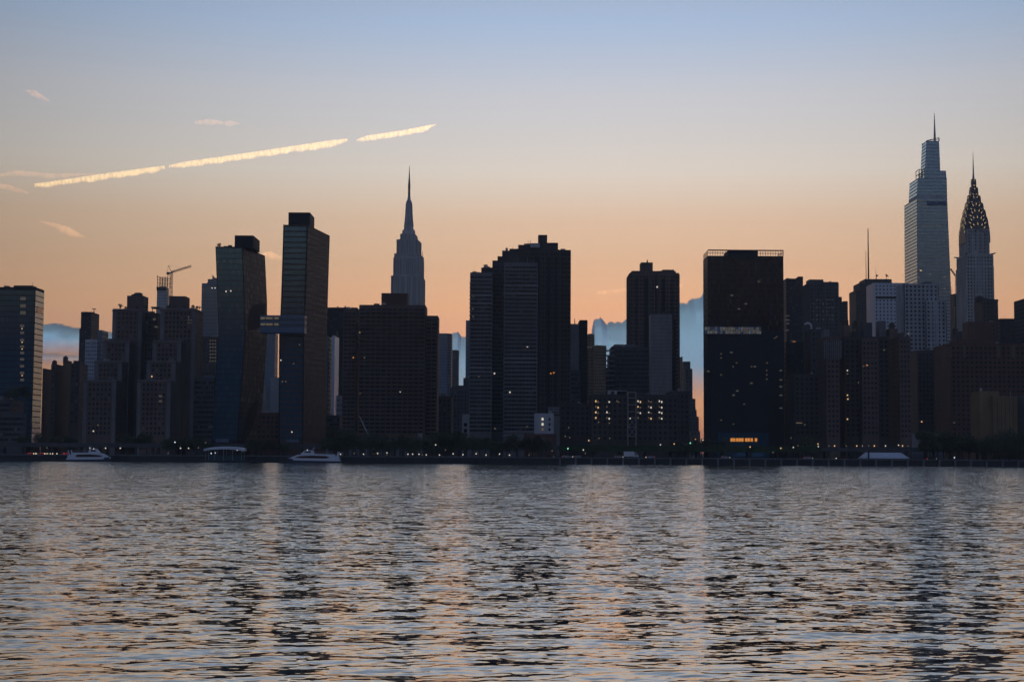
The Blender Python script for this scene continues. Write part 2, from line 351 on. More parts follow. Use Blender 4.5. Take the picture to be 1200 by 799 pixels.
class B:
    """one building: tiers are stacked wall blocks, each with its storeys of windows"""
    def __init__(s, name, label, cat='building', cx=0, Y=1000, group=None):
        x = P(cx, 520, Y).x
        s.root = empty(name, (x, Y, GZ), label, cat, group); s.t = []; s.rows = []
    def poly(s, polyf, z0, z1, wall, style=None, zw=None, levels=(0, 1), **kw):
        st = dict(ST[style]) if style else None
        if st: st.update(kw)
        zs = [z0 + (z1 - z0) * l for l in levels]
        mb = MB(); mb.loft([[(x, y, z) for x, y in polyf(z)] for z in zs])
        for l in kw.get('ledges', ()):          # string courses and cornices, a little proud of the wall
            pz = polyf(l); cxm = sum(a for a, b in pz) / len(pz); cym = sum(b for a, b in pz) / len(pz)
            k = .35; ring = [(x + (k if x > cxm else -k), y + (k if y > cym else -k)) for x, y in pz]
            mb.loft([[(x, y, l) for x, y in ring], [(x, y, l + .7) for x, y in ring]])
        rb = kw.get('ribs')                     # vertical piers on the street fronts
        if rb:
            pz = polyf(z0)
            for i in range(len(pz)):
                a, b = Vector(pz[i]), Vector(pz[(i + 1) % len(pz)]); e = b - a; nrm = Vector((e.y, -e.x)).normalized()
                if nrm.y > .4 or e.length < 3: continue
                cnt = int(e.length / rb); u = e.normalized()
                for j in range(cnt + 1):
                    c = a + e * (j / cnt); w = kw.get('ribw', .7) / 2
                    r = [c - u * w, c - u * w + nrm * .6, c + u * w + nrm * .6, c + u * w]
                    mb.loft([[(v.x, v.y, max(z0, GZ)) for v in r][::-1], [(v.x, v.y, z1 + .02) for v in r][::-1]])
        o = mb.build(kw.get('part', 'wall'), M[wall], s.root)
        if st: s.rows += [(m_, st['glass'], wall) for m_ in rows(polyf, zw if zw is not None else max(z0, GZ + 4), z1, st)]
        s.t.append((polyf, z0, z1)); return o
    def box(s, xl, xr, yt, Y, D, wall, style=None, yw=None, z0=GZ, yb=None, **kw):
        """silhouette from pixel column xl to xr, roof edge at row yt, front at distance Y, depth D"""
        c = P((xl + xr) / 2, yt, Y); z1 = c.z
        X0 = P(xl, yt, Y + D).x if xl > CX else P(xl, yt, Y).x
        X1 = P(xr, yt, Y + D).x if xr < CX else P(xr, yt, Y).x
        if yb is not None: z0 = P((xl + xr) / 2, yb, Y).z
        pts = [(X0, Y), (X1, Y), (X1, Y + D), (X0, Y + D)]
        zw = P((xl + xr) / 2, yw, Y).z if yw is not None else None
        if style is None: zw = None
        if 'ledge_rows' in kw: kw['ledges'] = [P((xl + xr) / 2, r, Y).z for r in kw['ledge_rows']]
        o = s.poly(lambda z: pts, z0, z1, wall, style, zw, **kw)
        if kw.get('parapet', True) and z1 - z0 > 12:
            q = MB(); w = .5
            q.box(X0, X1, Y, Y + w, z1, z1 + .9); q.box(X0, X0 + w, Y + w, Y + D, z1, z1 + .9); q.box(X1 - w, X1, Y + w, Y + D, z1, z1 + .9)
            q.build('parapet', M[kw.get('parapet_mat', wall)], s.root)
        s.last = (X0, X1, Y, Y + D, z1)
        if kw.get('parapet', True) and D >= 14 and X1 - X0 > 8:
            rg = random.Random(int(xl * 7 + yt)); n = min(6, 2 + int((X1 - X0) / 9))
            for k in range(n):
                q = MB(); w = rg.uniform(1, 3.6); x = rg.uniform(X0 + .8, X1 - w - .8); y = rg.uniform(Y + 1, Y + D - 5); hh = rg.uniform(1.2, 2.9)
                if rg.random() < .65: q.box(x, x + w, y, y + rg.uniform(1.5, 3.5), z1, z1 + hh); q.build('roof_unit', M[rg.choice(['concrete_dark', 'steel', 'concrete_mid'])], s.root)
                elif rg.random() < .6: q.tube((x, y, z1), (x, y, z1 + hh * 2.0), .12, .06, 5); q.build('antenna', M['dark_steel'], s.root)
                else: q.tube((x, y, z1), (x, y, z1 + hh), .7, .7, 8); q.tube((x, y, z1 + hh), (x, y, z1 + hh + .5), 1.0, .2, 8); q.build('vent', M['steel'], s.root)
        return o
    def part(s, name, mat, mb): return mb.build(name, M[mat], s.root)
    def lit(s, pts, mat='warm_light', w=1.3, h=1.5):
        for pt in pts:
            x, y = pt[0], pt[1]; mm = pt[2] if len(pt) > 2 else mat; best = None
            for polyf, z0, z1 in s.t:
                q = polyf((z0 + z1) / 2); Yf = min(b for a, b in q); c = P(x, y, Yf)
                q = polyf(min(max(c.z, z0), z1)); Yf = min(b for a, b in q); c = P(x, y, Yf)
                xs = [a for a, b in q if b < Yf + .5]; al = [a for a, b in q]
                if min(al) - .2 <= c.x <= max(al) + .2 and z0 <= c.z <= z1 and (best is None or Yf < best[0]):
                    if not (min(xs) <= c.x <= max(xs)):     # on a side face: slide along it
                        for Yk in np.linspace(Yf, max(b for a, b in q), 24):
                            c = P(x, y, float(Yk))
                            if min(xs) <= c.x <= max(xs): break
                    best = (Yf, c)
            if best is None: continue
            Yf, c = best; k = MB()
            w2, h2 = (w * .72, h * .72) if w < 1.7 else (w, h * .9); k.box(c.x - w2 / 2, c.x + w2 / 2, c.y - .22, c.y - .1, c.z - h2 / 2, c.z + h2 / 2); k.build('lit_window', M[mm], s.root)
    def tank(s, x, yt, Y, mat='wood', r=1.9):
        c = P(x, yt, Y); z = c.z; q = MB()
        for a in range(4): q.tube((c.x + r * .7 * cos(a * pi / 2 + .7), Y + r * .7 * sin(a * pi / 2 + .7), z - 11), (c.x + r * .7 * cos(a * pi / 2 + .7), Y + r * .7 * sin(a * pi / 2 + .7), z - 5.6), .14, n=4)
        q.tube((c.x, Y, z - 5.6), (c.x, Y, z - 1.5), r, r * .95, 12); q.tube((c.x, Y, z - 1.5), (c.x, Y, z), r * 1.05, .08, 12)
        q.build('water_tank', M[mat], s.root)
    def mast(s, x, yt, yb, Y, r=.25, mat='dark_steel', name='antenna'):
        c = P(x, yb, Y); t = P(x, yt, Y); q = MB(); q.tube((c.x, Y, c.z - .5), (c.x, Y, t.z), r, r * .5, 5); q.build(name, M[mat], s.root)
    def units(s, n, mat='concrete_dark', hmax=3.2, seed=1):
        rg = random.Random(seed); X0, X1, Y0, Y1, z = s.last
        for _ in range(n):
            w = rg.uniform(1.5, 5); x = rg.uniform(X0 + 1, max(X0 + 1.2, X1 - w - 1)); y = rg.uniform(Y0 + 1.5, max(Y0 + 1.6, Y1 - 6)); q = MB()
            q.box(x, min(x + w, X1 - .6), y, y + rg.uniform(2, 5), z, z + rg.uniform(1.2, hmax)); q.build('roof_unit', M[mat], s.root)
    def done(s):
        keep, rest = s.rows[:98], s.rows[98:]
        for m_, gl, wl in keep: m_.build('window_band', M[gl], s.root, mat2=M[wl])
        by = {}
        for m_, gl, wl in rest:
            t = by.setdefault((gl, wl), MB()); n = len(t.v); t.v += m_.v; t.f += [tuple(i + n for i in f) for f in m_.f]; t.t += m_.t
        for (gl, wl), t in by.items(): t.build('window_band', M[gl], s.root, mat2=M[wl])['kind'] = 'stuff'
        return s.root

# --- far left: glass hospital tower and its annex
b = B('hospital_tower', 'broad teal glass tower at the left edge, a column of lit windows down its front', 'glass tower', 20, 1000)
b.box(-34, 52, 338, 1000, 19, 'black_panel', 'curtain', yw=520, sideglass=True)
b.box(16, 43, 334.5, 1003, 9, 'dark_steel', None, yb=339, parapet=False, part='roof_house')
b.lit([(26, y) for y in (382, 390, 398.5, 406, 413.5, 421, 429, 437, 445)], 'faint_light', 2.6, 1.8)
b.lit([(26, y) for y in (385, 401, 409, 440)], 'warm_light', .9, .9); b.lit([(27, y, 'faint_light') for y in (350, 358.5, 366.5)], w=3.6, h=2.4)
b.mast(38, 331, 338, 1004, .2); XR = P(52, 338, 1019).x
q = MB(); q.box(XR + .1, XR + .3, 1004, 1015, P(40, 366, 1000).z, P(40, 359, 1000).z); b.part('louvre', 'black_glass', q)
b.done()
b = B('hospital_annex', 'low grey hospital annex with a pale glass top storey and a roof garden', 'annex', 10, 950)
b.box(-30, 28, 470, 950, 26, 'concrete_dark', 'ribbon', yw=521); b.box(-30, 16, 464.5, 952, 20, 'concrete_mid', 'pale', yb=470.3, yw=470); b.box(-30, 31, 486, 944, 5, 'concrete_dark', 'ribbon', yw=521)
b.units(3, seed=4); b.done()
b = B('apartment_block', 'dark brick apartment mass with a ragged roofline right of the teal glass tower', 'apartment block', 75, 1150)
for xl, xr, yt, Y in ((50, 62, 433, 1150), (60, 75, 428, 1146), (74, 84, 423, 1150), (83, 103, 427, 1144)): b.box(xl, xr, yt, Y, 22, 'brick_dark', 'punched', yw=500)
b.tank(77, 416.5, 1160); b.tank(64, 421.5, 1162); b.units(3, 'brick_dark', seed=2); b.done()
b = B('slender_tower', 'slender dark tower with a tiny roof derrick beyond the ragged brick mass', 'tower', 105, 1500)
b.box(95, 116.5, 366.5, 1500, 30, 'black_panel', 'dense', yw=440); b.box(93, 112, 386, 1496, 32, 'black_panel', 'dense', yw=440)
b.mast(110, 361.5, 366.5, 1506, .5); q = MB(); c = P(108, 362, 1506); e = P(112.5, 363, 1506); q.box(c.x, e.x, 1505.6, 1506.4, c.z - .4, c.z + .4); b.part('derrick_arm', 'dark_steel', q); b.done()
b = B('banded_tower', 'pale blue banded mid-rise with a raised corner beside the slender dark tower', 'mid-rise', 112, 1400)
b.box(100, 122, 399, 1400, 25, 'pale_panel', 'pale', yw=450); b.box(114.5, 127, 388, 1404, 22, 'blue_panel', 'blue', yw=450); b.done()

# --- twin stepped brick towers
def stepped(label, base, seed):
    b = B('stepped_tower', label, 'apartment tower', base[0][0], 960)
    for i, (xl, xr, yt, Y, D) in enumerate(base):
        b.box(xl, xr, yt, Y, D, 'brick', 'dense', yw=514 if i == 0 else base[i - 1][2] + 2, ledge_rows=[yt + 1.5], parapet_mat='concrete_mid', pitch=2.6, wf=.5)
        q = MB(); X0, X1, Y0, Y1, z = b.last     # pale corner piers
        for x in (X0 + .02, X1 - 2.4): q.box(x, x + 2.38, Y0 - .3, Y0 - .003, GZ, z)
        b.part('corner_pier', 'concrete_mid', q)
    return b
b = stepped('left one of the two stepped brick towers, terraces climbing to a boxy roof house',
            [(98, 144, 446.5, 960, 16), (111, 150, 424, 976, 15), (121, 158, 400.5, 991, 14), (132, 176, 363.5, 1005, 22)], 3)
b.box(149, 174, 346.5, 1009, 14, 'brick', None, yb=364, parapet=False, part='roof_house'); b.units(4, seed=3)
b.lit([(109.5, 505, 'white_light'), (115, 498, 'dim_light'), (156, 433, 'dim_light'), (146, 438, 'dim_light')], w=1.1, h=1.1); b.done()
b = stepped('right one of the two stepped brick towers, lit windows on its upper right flank',
            [(161, 207, 446.5, 955, 16), (172, 212, 424, 971, 15), (179, 218, 400.5, 986, 14), (188, 238, 363, 1000, 24)], 5)
b.box(198, 222.5, 347, 1004, 14, 'brick', None, yb=363, parapet=False, part='roof_house')
b.box(170, 192, 368.5, 1012, 18, 'brick_dark', 'dense', yw=440); b.box(177, 190, 359.5, 1014, 8, 'dark_steel', None, yb=361, parapet=False, part='roof_canopy')
q = MB(); z = P(183, 361, 1014).z; z0 = P(183, 369, 1014).z
for x in (178, 183, 189): c = P(x, 361, 1014); q.box(c.x - .2, c.x + .2, 1015, 1015.4, z0, z)
b.part('canopy_post', 'dark_steel', q)
b.lit([(x, y, 'faint_light') for y in (368, 371.5, 375, 378.5) for x in (221, 224.5, 228, 231.5, 235) if (x * 7 + y * 3) % 5 > 1], w=1.4, h=1.2)
b.lit([(178, 441, 'warm_light'), (215, 504, 'white_light'), (225, 502.5, 'dim_light')], w=1.1, h=1.1)
b.lit([(181, 374, 'faint_light'), (183, 383, 'faint_light'), (188, 464, 'faint_light'), (188, 470, 'faint_light')], w=2, h=1.4); b.done()
for i, (x, y, s, Y) in enumerate([(141, 357.5, .5, 1008), (147, 360.5, .3, 1009), (161, 357, .34, 1007), (171, 359, .36, 1008), (197, 359, .4, 1002), (216, 359, .36, 1002), (226, 360, .42, 1003), (231, 361, .36, 1003), (234, 362, .3, 1003)]):
    z = P(x, 363.5, Y).z; c = P(x, 363.5, Y)
    tree((c.x, Y, z), s * 1.1, i, 'small dark tree in the roof garden of the twin stepped brick towers', 'roof garden trees on the stepped towers')

# --- tower under construction with crane
Y = 1800; b = B('unfinished_tower', 'unfinished tower with an open steel top storey rising behind the twin stepped brick towers', 'construction site', 190, Y)
b.box(184, 198, 340, Y, 14, 'pale_panel', 'pale', yw=400, wf=.5, parapet=False); b.box(183.5, 198, 336, Y - .6, 15.4, 'dark_steel', None, yb=340.5, parapet=False, part='floor_slab')
X0, X1 = P(184.5, 330, Y).x, P(196.5, 330, Y).x; za, zb = P(190, 336, Y).z, P(190, 324, Y).z; q = MB()
for i in range(5):
    x = X0 + (X1 - X0) * i / 4
    for y in (Y, Y + 12): q.box(x - .35, x + .35, y, y + .7, za, zb + (1.5 if i in (0, 4) else -.5))
for k in range(4):
    z = za + (zb - za) * (k + .6) / 4; q.box(X0, X1, Y + .1, Y + .6, z - .3, z + .3); q.box(X0, X1, Y + 12.1, Y + 12.6, z - .3, z + .3)
b.part('steel_frame', 'dark_steel', q); b.done()
def lattice(q, p0, p1, w, n, r=.14):
    p0, p1 = Vector(p0), Vector(p1); d = (p1 - p0).normalized(); a = d.orthogonal().normalized() * w / 2; c = d.cross(a).normalized() * w / 2
    cs = [a + c, a - c, -a - c, -a + c]
    for k in range(4): q.tube(p0 + cs[k], p1 + cs[k], r, n=4)
    for i in range(n):
        u, v = p0 + (p1 - p0) * i / n, p0 + (p1 - p0) * (i + 1) / n
        for k in range(4): q.tube(u + cs[k], v + cs[(k + 1) % 4], r * .7, n=4)
Y = 1780; cr = empty('tower_crane', (P(200.5, 360, Y).x, Y, GZ), 'tower crane with raised jib beside the unfinished tower', 'crane'); mx = P(200.5, 340, Y).x
q = MB(); lattice(q, (mx, Y, GZ + 60), (mx, Y, P(200, 319, Y).z), 2.4, 30, .24); q.build('mast', M['dark_steel'], cr)
q = MB(); lattice(q, (mx, Y, P(200, 319, Y).z), P(224, 312, Y), 1.7, 14, .2); q.build('jib', M['dark_steel'], cr)
q = MB(); a = P(195.5, 319.5, Y); q.box(a.x, mx, Y - 1.2, Y + 1.2, a.z - .6, a.z + .5); q.build('counter_jib', M['dark_steel'], cr)
q = MB(); q.box(a.x, a.x + 3.0, Y - 1.4, Y + 1.4, a.z - 2.4, a.z - .62); q.build('counterweight', M['concrete_dark'], cr)
q = MB(); t = P(197.5, 311, Y); q.tube((mx, Y, P(200, 319, Y).z), t, .35, n=4); q.tube(a, t, .16, n=4); q.tube(t, P(216, 314.3, Y), .1, n=4); q.build('apex_frame', M['dark_steel'], cr)
q = MB(); q.box(mx + .2, mx + 2.4, Y - 2.6, Y - 1.3, P(200, 319.6, Y).z, P(200, 318.2, Y).z); q.build('cab', M['pale_panel'], cr)

Y = 1600; b = B('glass_tower', 'pale blue glass tower with a raised corner just left of the bent slab', 'glass tower', 245, Y)
b.box(236.5, 262, 333, Y, 28, 'blue_panel', 'blue', yw=400); b.box(243.5, 262, 327, Y + 3, 22, 'blue_panel', 'blue', yb=333, yw=333)
b.mast(250.5, 323, 327, Y + 5, .3); q = MB(); q.tube(P(248, 322.5, Y + 5), P(253, 326.5, Y + 5), .35, n=4); b.part('roof_crane_arm', 'dark_steel', q); b.lit([(248.5, 337.5), (252, 337.5)], 'white_light', 1.6, 1.6); b.done()
b = B('dark_midrise', 'dark mid-rise with small lit windows on its right half, under the pale blue glass tower', 'mid-rise', 246, 1300)
b.box(234, 262, 395.5, 1300, 20, 'brick_dark', 'punched', yw=520, ledge_rows=[396.5]); b.lit([(x, y, 'faint_light') for y in range(399, 424, 4) for x in (246.5, 249.5, 252.5)], w=1.6, h=1.8); b.done()
b = B('lowrise', 'low dark brick building tucked between the right stepped tower and the bent slab', 'low building', 243, 1000)
b.box(226, 258, 444, 1000, 20, 'concrete_dark', 'ribbon', yw=515); b.box(238, 254, 440, 1004, 10, 'blue_panel', None, yb=452, parapet=False, part='roof_house'); b.done()

# --- the bent pair and its bridge
def bent(b, lv, Yf, Yb, wall, style, yroof, **kw):
    """lv: rows (y on the front plane, x of front-left, front-right, back-right corners)"""
    pts = []
    for y, a, c, d in lv:
        A, C = P(a, y, Yf), P(c, y, Yf); z = max(A.z, GZ) if y < 520 else GZ
        dd = ray(d, 529 - (529 - y) * Yf / Yb); D = Vector((dd.x / dd.y * Yb, Yb))
        pts.append((z, [(A.x, Yf), (C.x, Yf), (D.x, Yb), (A.x + D.x - C.x, Yb)]))
    pts.sort(key=lambda t: t[0])
    def polyf(z):
        for (z0, p0), (z1, p1) in zip(pts, pts[1:]):
            if z <= z1 or (z1, p1) == pts[-1]:
                u = min(max((z - z0) / (z1 - z0), 0), 1); return [(p[0] + (r[0] - p[0]) * u, p[1] + (r[1] - p[1]) * u) for p, r in zip(p0, p1)]
    z0, z1 = pts[0][0], pts[-1][0]
    b.poly(polyf, z0, z1, wall, style, GZ + 8, levels=[(t[0] - z0) / (z1 - z0) for t in pts], **kw)
    return polyf, z1
b = B('bent_tower', 'dark glass slab bent at the waist, left tower of the pair joined by a bridge', 'bent tower', 268, 1000)
pf, zt = bent(b, [(289, 252.5, 284, 310.5), (345, 254.5, 286, 313), (390, 256, 287.5, 313), (450, 252, 283, 309), (524, 246.5, 276.5, 302)], 1000, 1046, 'black_panel', 'curtain', 289, tone=1.5, pitch=1.8, wf=.94, hf=.90)
q = MB(); pz = pf(zt); x0, x1 = P(275, 280, 1004).x, P(304.5, 280, 1030).x; q.box(x0, x1, 1004, 1030, zt, P(290, 276, 1004).z); b.part('roof_house', 'black_panel', q)
for k in (0, 1): q = MB(); c = P(262 + k * 5, 288, 1006); q.box(c.x, c.x + 2.4, 1006, 1009, zt, zt + 1.2 + k * .6); b.part('roof_unit', 'dark_steel', q)
b.lit([(255.5, 307, 'faint_light'), (263, 306, 'faint_light'), (265, 341.5), (270.5, 341), (280, 504.5)], 'white_light', 1.1, 1.1); b.done()
c = P(256.5, 289, 1008); tree((c.x, 1008, zt), .46, 2, 'lone little tree on the roof of the bent dark glass slab', None)
b = B('bridged_tower', 'taller copper-sided slab with teal glass front, right tower of the pair joined by a bridge', 'copper tower', 345, 1000)
pf, zt = bent(b, [(263.5, 332, 361, 386.5), (330, 330, 359, 384.5), (372, 328.5, 357.5, 383.5), (392, 327, 356.5, 383), (524, 326.5, 355.5, 382)], 1000, 1050, 'copper_panel', 'curtain', 263, tone=.9, wf=.82, hf=.74)
q = MB(); q.box(P(338, 255, 1003).x, P(368.5, 255, 1026).x, 1003, 1026, zt, P(350, 249, 1003).z); b.part('roof_house', 'black_panel', q)
q = MB()                                             # framed edges of the glass front
for z_a, z_b in zip(np.linspace(GZ, zt, 13)[:-1], np.linspace(GZ, zt, 13)[1:]):
    A, Bq = pf(z_a), pf(z_b)
    for i, s in ((0, .1), (1, -.9)): q.loft([[(A[i][0] + s, 999.4, z_a), (A[i][0] + s + .8, 999.4, z_a), (A[i][0] + s + .8, 999.97, z_a), (A[i][0] + s, 999.97, z_a)], [(Bq[i][0] + s, 999.4, z_b), (Bq[i][0] + s + .8, 999.4, z_b), (Bq[i][0] + s + .8, 999.97, z_b), (Bq[i][0] + s, 999.97, z_b)]])
b.part('edge_frame', 'black_panel', q)
b.lit([(376, 305), (374.5, 319), (376, 325), (366, 331), (369, 333), (370.5, 338), (377, 346), (374, 379), (363, 320), (359, 404), (351, 404)], 'faint_light', 1.2, 1.6)
b.lit([(329, 422, 'white_light'), (342, 506, 'white_light'), (344, 426, 'dim_light'), (331, 447, 'dim_light'), (335, 447, 'dim_light'), (340, 374, 'dim_light')], w=1.1, h=1.1); b.done()
b = B('sky_bridge', 'glazed three-storey bridge high between the bent slab and the copper-sided slab', 'sky bridge', 332, 990)
b.box(304.5, 359.5, 369.5, 990, 9.8, 'blue_panel', 'curtain', yb=390, yw=388, parapet=False, fl=3.7, hf=.6, tone=.4)
b.lit([(x, y, 'dim_light') for y in (372.8, 380) for x in (307, 309, 313, 315, 318, 320, 323, 325, 328) if (x + int(y)) % 4], w=1.7, h=1.5); b.done()
b = B('far_tower', 'hazy pale blue tower seen under the bridge between the two joined slabs', 'far tower', 318, 2300)
b.box(308, 326, 391, 2300, 30, 'blue_panel', 'blue', yw=486, z0=GZ); b.box(317, 334, 443, 2240, 30, 'concrete_mid', 'pale', yw=486); b.box(304, 314, 452, 2200, 30, 'concrete_mid', 'punched', yw=486, ); b.done()
b = B('podium', 'low dark red brick podium between the feet of the two joined slabs', 'podium', 316, 1010)
b.box(301, 334, 485, 1010, 24, 'brick_red', 'punched', yw=516); b.done()

# --- between the copper slab and the brick slab
b = B('office_block', 'dark flat-topped office block peeping out behind the copper-sided slab', 'office block', 400, 1300)
b.box(378, 424, 361.5, 1300, 40, 'black_panel', 'ribbon', yw=500, tone=.4); b.done()
b = B('narrow_slab', 'narrow slab with a bright white end wall standing right of the copper-sided slab', 'narrow slab', 390, 1160)
b.box(382, 389.5, 394, 1160, 28, 'blue_panel', 'pale', yw=500); b.box(389, 397.5, 393, 1159, 29, 'white_paint', None, parapet=False); b.box(384, 396.5, 387.5, 1164, 12, 'black_panel', None, yb=394, parapet=False, part='roof_house'); b.done()
b = B('lowrise', 'pale low block at the foot of the narrow white-ended slab', 'low building', 400, 1100)
b.box(394, 410, 465, 1100, 20, 'pale_panel', 'pale', yw=505); b.box(380, 402, 488, 1080, 20, 'concrete_dark', 'ribbon', yw=512); b.done()
b = B('brick_slab', 'wide brown brick slab with many balcony bands in front of the spired stone skyscraper', 'apartment slab', 460, 980)
for xl, xr, yt, Y, D in ((421, 501, 359, 980, 24), (402.5, 422, 363.5, 984, 22), (499, 515, 371.5, 984, 22)):
    b.box(xl, xr, yt, Y, D, 'brick', 'ribbon', yw=512, wf=.80, pitch=3.4, tone=.35, fl=2.6); X0, X1, Y0, Y1, z = b.last
    q = MB()
    for k in range(1, int((z - 14) / 2.6)): q.box(X0 - .2, X1 + .2, Y0 - .7, Y0 - .1, z - .8 - k * 2.6 - .3, z - .8 - k * 2.6 + .42)
    b.part('balcony_band', 'brick', q)
b.box(447, 479, 343.5, 990, 14, 'brick_red', None, yb=359, parapet=False, part='roof_house')
b.lit([(421.5, 389), (414, 419, 'amber_light'), (427, 419, 'dim_light'), (469, 459.5, 'white_light'), (422, 461, 'dim_light'), (414, 398, 'dim_light')], w=1.1, h=1.1); b.done()
b = B('podium', 'low concrete podium with pale columns under the wide brown brick slab', 'podium', 440, 940)
b.box(380, 500, 511.5, 940, 30, 'concrete_dark', None); X0, X1, Y0, Y1, z = b.last; q = MB()
for k in range(13): x = X0 + 1 + k * (X1 - X0 - 3) / 12; q.box(x, x + 1.2, Y0 - .4, Y0 - .003, GZ, z)
b.part('column', 'concrete_mid', q); b.done()

# --- stepped stone skyscraper with mooring-mast spire
Y = 2360; b = B('stone_skyscraper', 'stepped limestone skyscraper with a tapering mast and thin spire above the brick slab', 'skyscraper', 478, Y)
def face3(b, xl, xf, xr, yt, Y0, Yb, wall, style, z0=GZ, yw=None, **kw):
    A, C = P(xl, yt, Y0), P(xf, yt, Y0); dd = ray(xr, 529 - (529 - yt) * Y0 / Yb); D = Vector((dd.x / dd.y * Yb, Yb))
    pts = [(A.x, Y0), (C.x, Y0), (D.x, Yb), (A.x + D.x - C.x, Yb)]
    b.poly(lambda z: pts, z0, A.z, wall, style, P(xl, yw, Y0).z if yw else None, **kw); return pts, A.z
for i, (xl, xf, xr, yt, yw, dY) in enumerate([(458.8, 492.6, 498, 323, 366, 0), (461.5, 491.5, 496.6, 302, 322, 4), (462.5, 491, 496.3, 297, 300, 5), (465.3, 489.3, 493.5, 280.5, 297, 9), (469.5, 486, 489, 274, 280, 14)]):
    face3(b, xl, xf, xr, yt, Y + dY, Y + 60 - dY, 'limestone', 'column', yw=yw, ribs=4.4, ribw=1.5, tone=.25)
cx, cyy = P(479.0, 270, Y + 30).x, Y + 30; m2 = (Y + 30) / F
def ring8(z, r, w): return [(cx + r * cos(2 * pi * (k + .5) / 8), cyy + r * sin(2 * pi * (k + .5) / 8), z) for k in range(8)]
zz = lambda y: P(479, y, Y + 30).z
b.part('crown_base', 'limestone', MB().loft([ring8(zz(275), 8.4 * m2, 1), ring8(zz(270), 7.8 * m2, 1), ring8(zz(269.9), 6.2 * m2, 1), ring8(zz(264), 5.4 * m2, 1)]))
b.part('mooring_mast', 'pale_panel', MB().loft([ring8(zz(263), 4.4 * m2, 1), ring8(zz(250), 3.9 * m2, 1), ring8(zz(240), 3.6 * m2, 1), ring8(zz(238), 3.5 * m2, 1)]))
for a in range(4):
    q = MB(); dx, dy = cos(a * pi / 2 - .35), sin(a * pi / 2 - .35); px_, py_ = -dy * 1.3, dx * 1.3
    for (y0, r0), (y1, r1) in zip([(266, 6.0), (258, 5.0), (250, 4.4), (243, 4.0)], [(258, 5.0), (250, 4.4), (243, 4.0), (238.5, 3.8)]):
        f = lambda y, r: [(cx + px_, cyy + py_, zz(y)), (cx - px_, cyy - py_, zz(y)), (cx + dx * r * m2 - px_, cyy + dy * r * m2 - py_, zz(y)), (cx + dx * r * m2 + px_, cyy + dy * r * m2 + py_, zz(y))]
        q.loft([f(y0, r0), f(y1, r1)])
    b.part('mast_wing', 'limestone', q)
b.part('dome', 'steel', MB().loft([ring8(zz(238.3), 3.7 * m2, 1), ring8(zz(236.5), 3.4 * m2, 1), ring8(zz(234.5), 2.2 * m2, 1), ring8(zz(230), 1.7 * m2, 1)]))
q = MB()
for (y0, r0), (y1, r1) in zip([(231, 1.5), (222, 1.2), (221.9, 1.6), (215, 1.3), (210, .9), (203, .55)], [(222, 1.3), (221.9, 1.6), (215, 1.4), (210, 1.0), (203, .6), (194, .15)]):
    q.loft([ring8(zz(y0), r0 * m2, 1), ring8(zz(y1), r1 * m2, 1)])
b.part('spire', 'dark_steel', q)
for k in range(2): b.mast(493 + k * 2.2, 290 + k * 4, 300, Y + 24, .5)
b.done()

# --- between the brick slab and the corinthian-like pair
Y = 2000; b = B('curved_tower', 'hazy blue glass tower with one rounded edge right of the brick slab', 'glass tower', 520, Y)
c0, c1 = P(511, 400, Y).x, P(529.5, 400, Y + 10).x; zt = P(520, 390.5, Y).z
pts = [(c0, Y), (c1 - 9, Y)] + [(c1 - 9 + 9 * sin(a), Y + 9 - 9 * cos(a)) for a in (.4, .8, 1.2, 1.57)] + [(c1, Y + 30), (c0, Y + 30)]
b.poly(lambda z: pts, GZ, zt, 'blue_panel', 'blue', P(520, 470, Y).z, end=.05); b.lit([(522, 405, 'faint_light'), (526, 412, 'faint_light'), (525, 430, 'faint_light'), (527, 447, 'faint_light')], w=1.6, h=3); b.done()
b = B('far_tower', 'small dark tower directly right of the rounded blue glass tower', 'far tower', 533, 2100); b.box(529, 538, 411, 2100, 22, 'concrete_dark', 'dense', yw=460); b.done()
b = B('far_tower', 'sliver of a blue tower showing left of the white-banded tower', 'far tower', 550, 1500); b.box(546, 570, 376.5, 1500, 24, 'blue_panel', 'blue', yw=450); b.done()
b = B('midrise', 'grey mid-rise cluster in the gap between brick slab and white-banded tower', 'mid-rise', 535, 1200)
b.box(527, 553, 456, 1200, 24, 'concrete_dark', 'punched', yw=512); b.box(534, 546, 451.5, 1210, 8, 'concrete_dark', None, yb=457, parapet=False, part='roof_house'); b.box(543, 560, 444, 1230, 20, 'concrete_dark', 'punched', yw=470); b.units(2, seed=9); b.done()
b = B('midrise', 'dark brick mid-rise touching the right end of the wide brown brick slab', 'mid-rise', 520, 1100); b.box(508, 531, 466, 1100, 30, 'brick_dark', 'punched', yw=512); b.box(515, 524, 461, 1108, 10, 'concrete_mid', None, yb=467, parapet=False, part='roof_house'); b.done()
b = B('stair_block', 'narrow pale block with two dark windows beside the white-banded tower', 'narrow block', 545, 905); b.box(541.5, 550, 487, 905, 10, 'concrete', None)
X0, X1, Y0, Y1, z = b.last
for y in (497.5, 504.5): q = MB(); c = P(545.5, y, 905); q.box(c.x - .9, c.x + .9, 904.8, 904.97, c.z - 1, c.z + 1); b.part('window', 'black_glass', q)
b.done()

